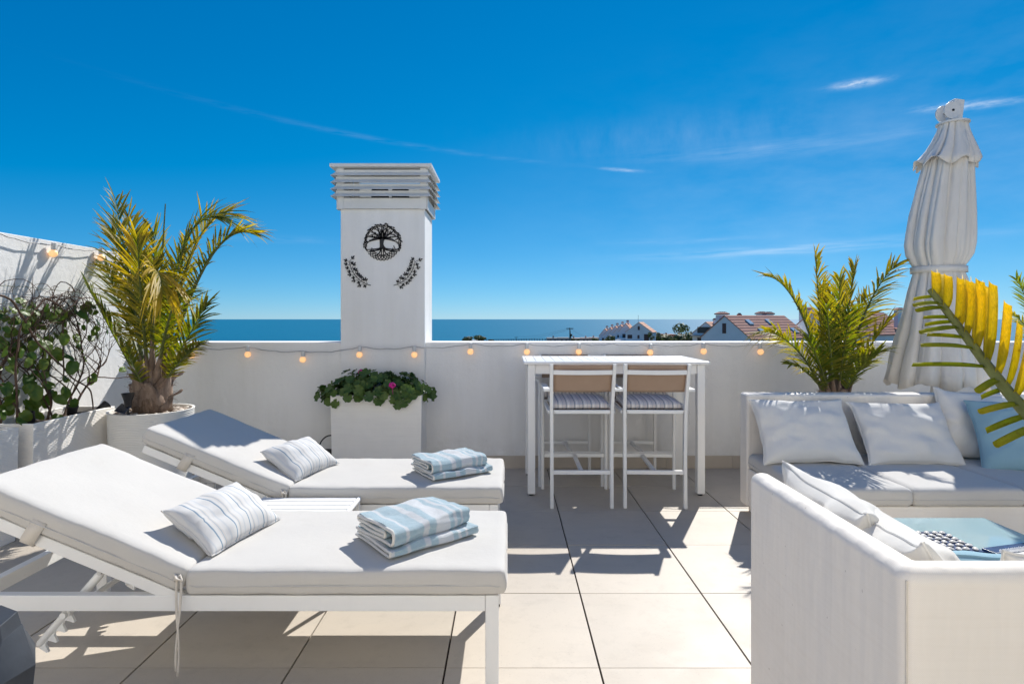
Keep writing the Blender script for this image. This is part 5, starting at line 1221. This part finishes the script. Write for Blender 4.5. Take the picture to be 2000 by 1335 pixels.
def bush_tree(label, px, py, Y, rx, rz, seed, dark=.3):
    c = P(px, py, Y); zb = ground(c.x, Y); o = thing('coast_tree', label, 'tree', (c.x, Y, zb), group='dark trees on the slope'); rs = random.Random(seed); zc = c.z - rz * .7 - zb
    b = MB(); b.tube([(0, 0, -1), (.05 * rx, 0, zc * .5), (0, 0, zc)], [.09 * rx, .07 * rx, .03 * rx], 6); b.build('trunk', 'twig', o, smooth=60); b = MB()
    lob = [(Vector((rs.gauss(0, .45) * rx, rs.gauss(0, .4) * rx, rs.gauss(0, .35) * rz)), rs.uniform(.35, .6)) for _ in range(9)]
    for k in range(900):
        lc, lr = rs.choice(lob); d = Vector((rs.gauss(0, 1), rs.gauss(0, 1), rs.gauss(0, 1))).normalized(); p = lc + Vector((d.x * rx, d.y * rx, d.z * rz)) * lr * rs.uniform(.6, 1) + Vector((0, 0, zc)); s = rx * rs.uniform(.08, .15); x_ = d.orthogonal().normalized(); y_ = d.cross(x_); a = rs.uniform(0, 6)
        b.add([p + x_ * s * math.cos(a + q) + y_ * s * math.sin(a + q) for q in (0, 2.1, 4.2)], [(0, 1, 2)], (rs.random() * .5, rs.random() * .9, dark + (.5 if 'brownish' in label else 0)))
    b.build('crown', 'tree_leaf', o)
    return o
TR = [('dark tree on the distant point, left of two', 913, 658, 690, 7, 4.5), ('dark tree on the distant point, right of two', 938, 659.5, 690, 11, 4), ('leafy tree in front of the stepped row', 1190, 657, 190, 2.2, 2.6), ('leafy tree below the gabled end house', 1181, 661, 190, 2.0, 2), ('round brownish tree left of the small balcony house', 1316, 652.5, 240, 6.5, 5.2),
      ('olive green tree right of the red block', 1296, 655, 235, 6.5, 4.6), ('bushy tree beside the small balcony house', 1336, 651.5, 230, 5.0, 5.2), ('tree touching the small balcony house', 1352, 653, 226, 3.6, 4.8), ('small tree right of the gabled end house', 1270, 650, 215, 1.4, 1.8), ('low tree left of the pink block', 1160, 662, 380, 3.5, 2.0), ('low shrubby tree by the utility pole', 1122, 663, 380, 3, 1.4), ('dark cypress beside the balcony house', 1347, 650, 250, .9, 4.0)]
for k, (lab, px, py, Y, rx, rz) in enumerate(TR): bush_tree(lab, px, py, Y, rx, rz, 70 + k)
# utility poles, wires and a fence along the slope
def pole(label, px, top, Y, w):
    p = P(px, top, Y); zb = ground(p.x, Y) - 2; o = thing('utility_pole', label, 'utility pole', (p.x, Y, zb)); h = p.z - zb
    b = MB(); b.tube([(0, 0, 0), (0, 0, h)], [w, w * .55], 8); b.build('post', 'pole_wood', o, smooth=60); b = MB(); b.tube([(w * 3.2, 0, h * .45), (0, 0, h * .98)], w * .6, 6); b.build('brace', 'pole_wood', o, smooth=60)
    b = MB(); b.box(-w * 5, w * 5, -w * .5, w * .5, h - w * 1.5, h - w * .4); b.build('cross_arm', 'pole_wood', o)
    if w > .2: b = MB(); b.lathe([(.2, 0), (.36, .1), (.36, .9), (.2, 1)], 10, (w * 2.2, 0, h * .80)); b.build('transformer', 'pole_wood', o, smooth=40)
    return p
q1 = pole('tall dark utility pole beyond the wall, left of the stepped row', 1113, 640, 240, .30); q2 = pole('short far utility pole beyond the wall', 1008, 658, 420, .25)
for k, (a, c, sag, lab) in enumerate(((q1, q2, 1.2, 'upper overhead wire between the two utility poles'), (q1 - Vector((0, 0, .6)), q2 - Vector((12, -10, 1.5)), 2.4, 'lower overhead wire between the two utility poles'), (q1, P(1140, 655, 300), .5, 'overhead wire running from the tall pole to the pink block'))):
    b = MB(); b.tube([a + (c - a) * (i / 12) - Vector((0, 0, sag * 4 * (i / 12) * (1 - i / 12))) for i in range(13)], .035, 5); tag(b.build('overhead_wire', 'black_metal'), lab, 'wire')
a, c = P(945, 663.5, 420), P(1070, 662, 400); fz = thing('slope_fence', 'dotted dark fence running along the slope between the poles', 'fence', a)
for k in range(26):
    p = (c - a) * (k / 25); b = MB(); b.tube([p - Vector((0, 0, 3)), p + Vector((0, 0, .5))], .22, 5); b.build('post', 'pole_wood', fz)
for dz in (.3, -.6): b = MB(); b.tube([Vector((0, 0, dz)), c - a + Vector((0, 0, dz))], .10, 4); b.build('rail', 'pole_wood', fz)
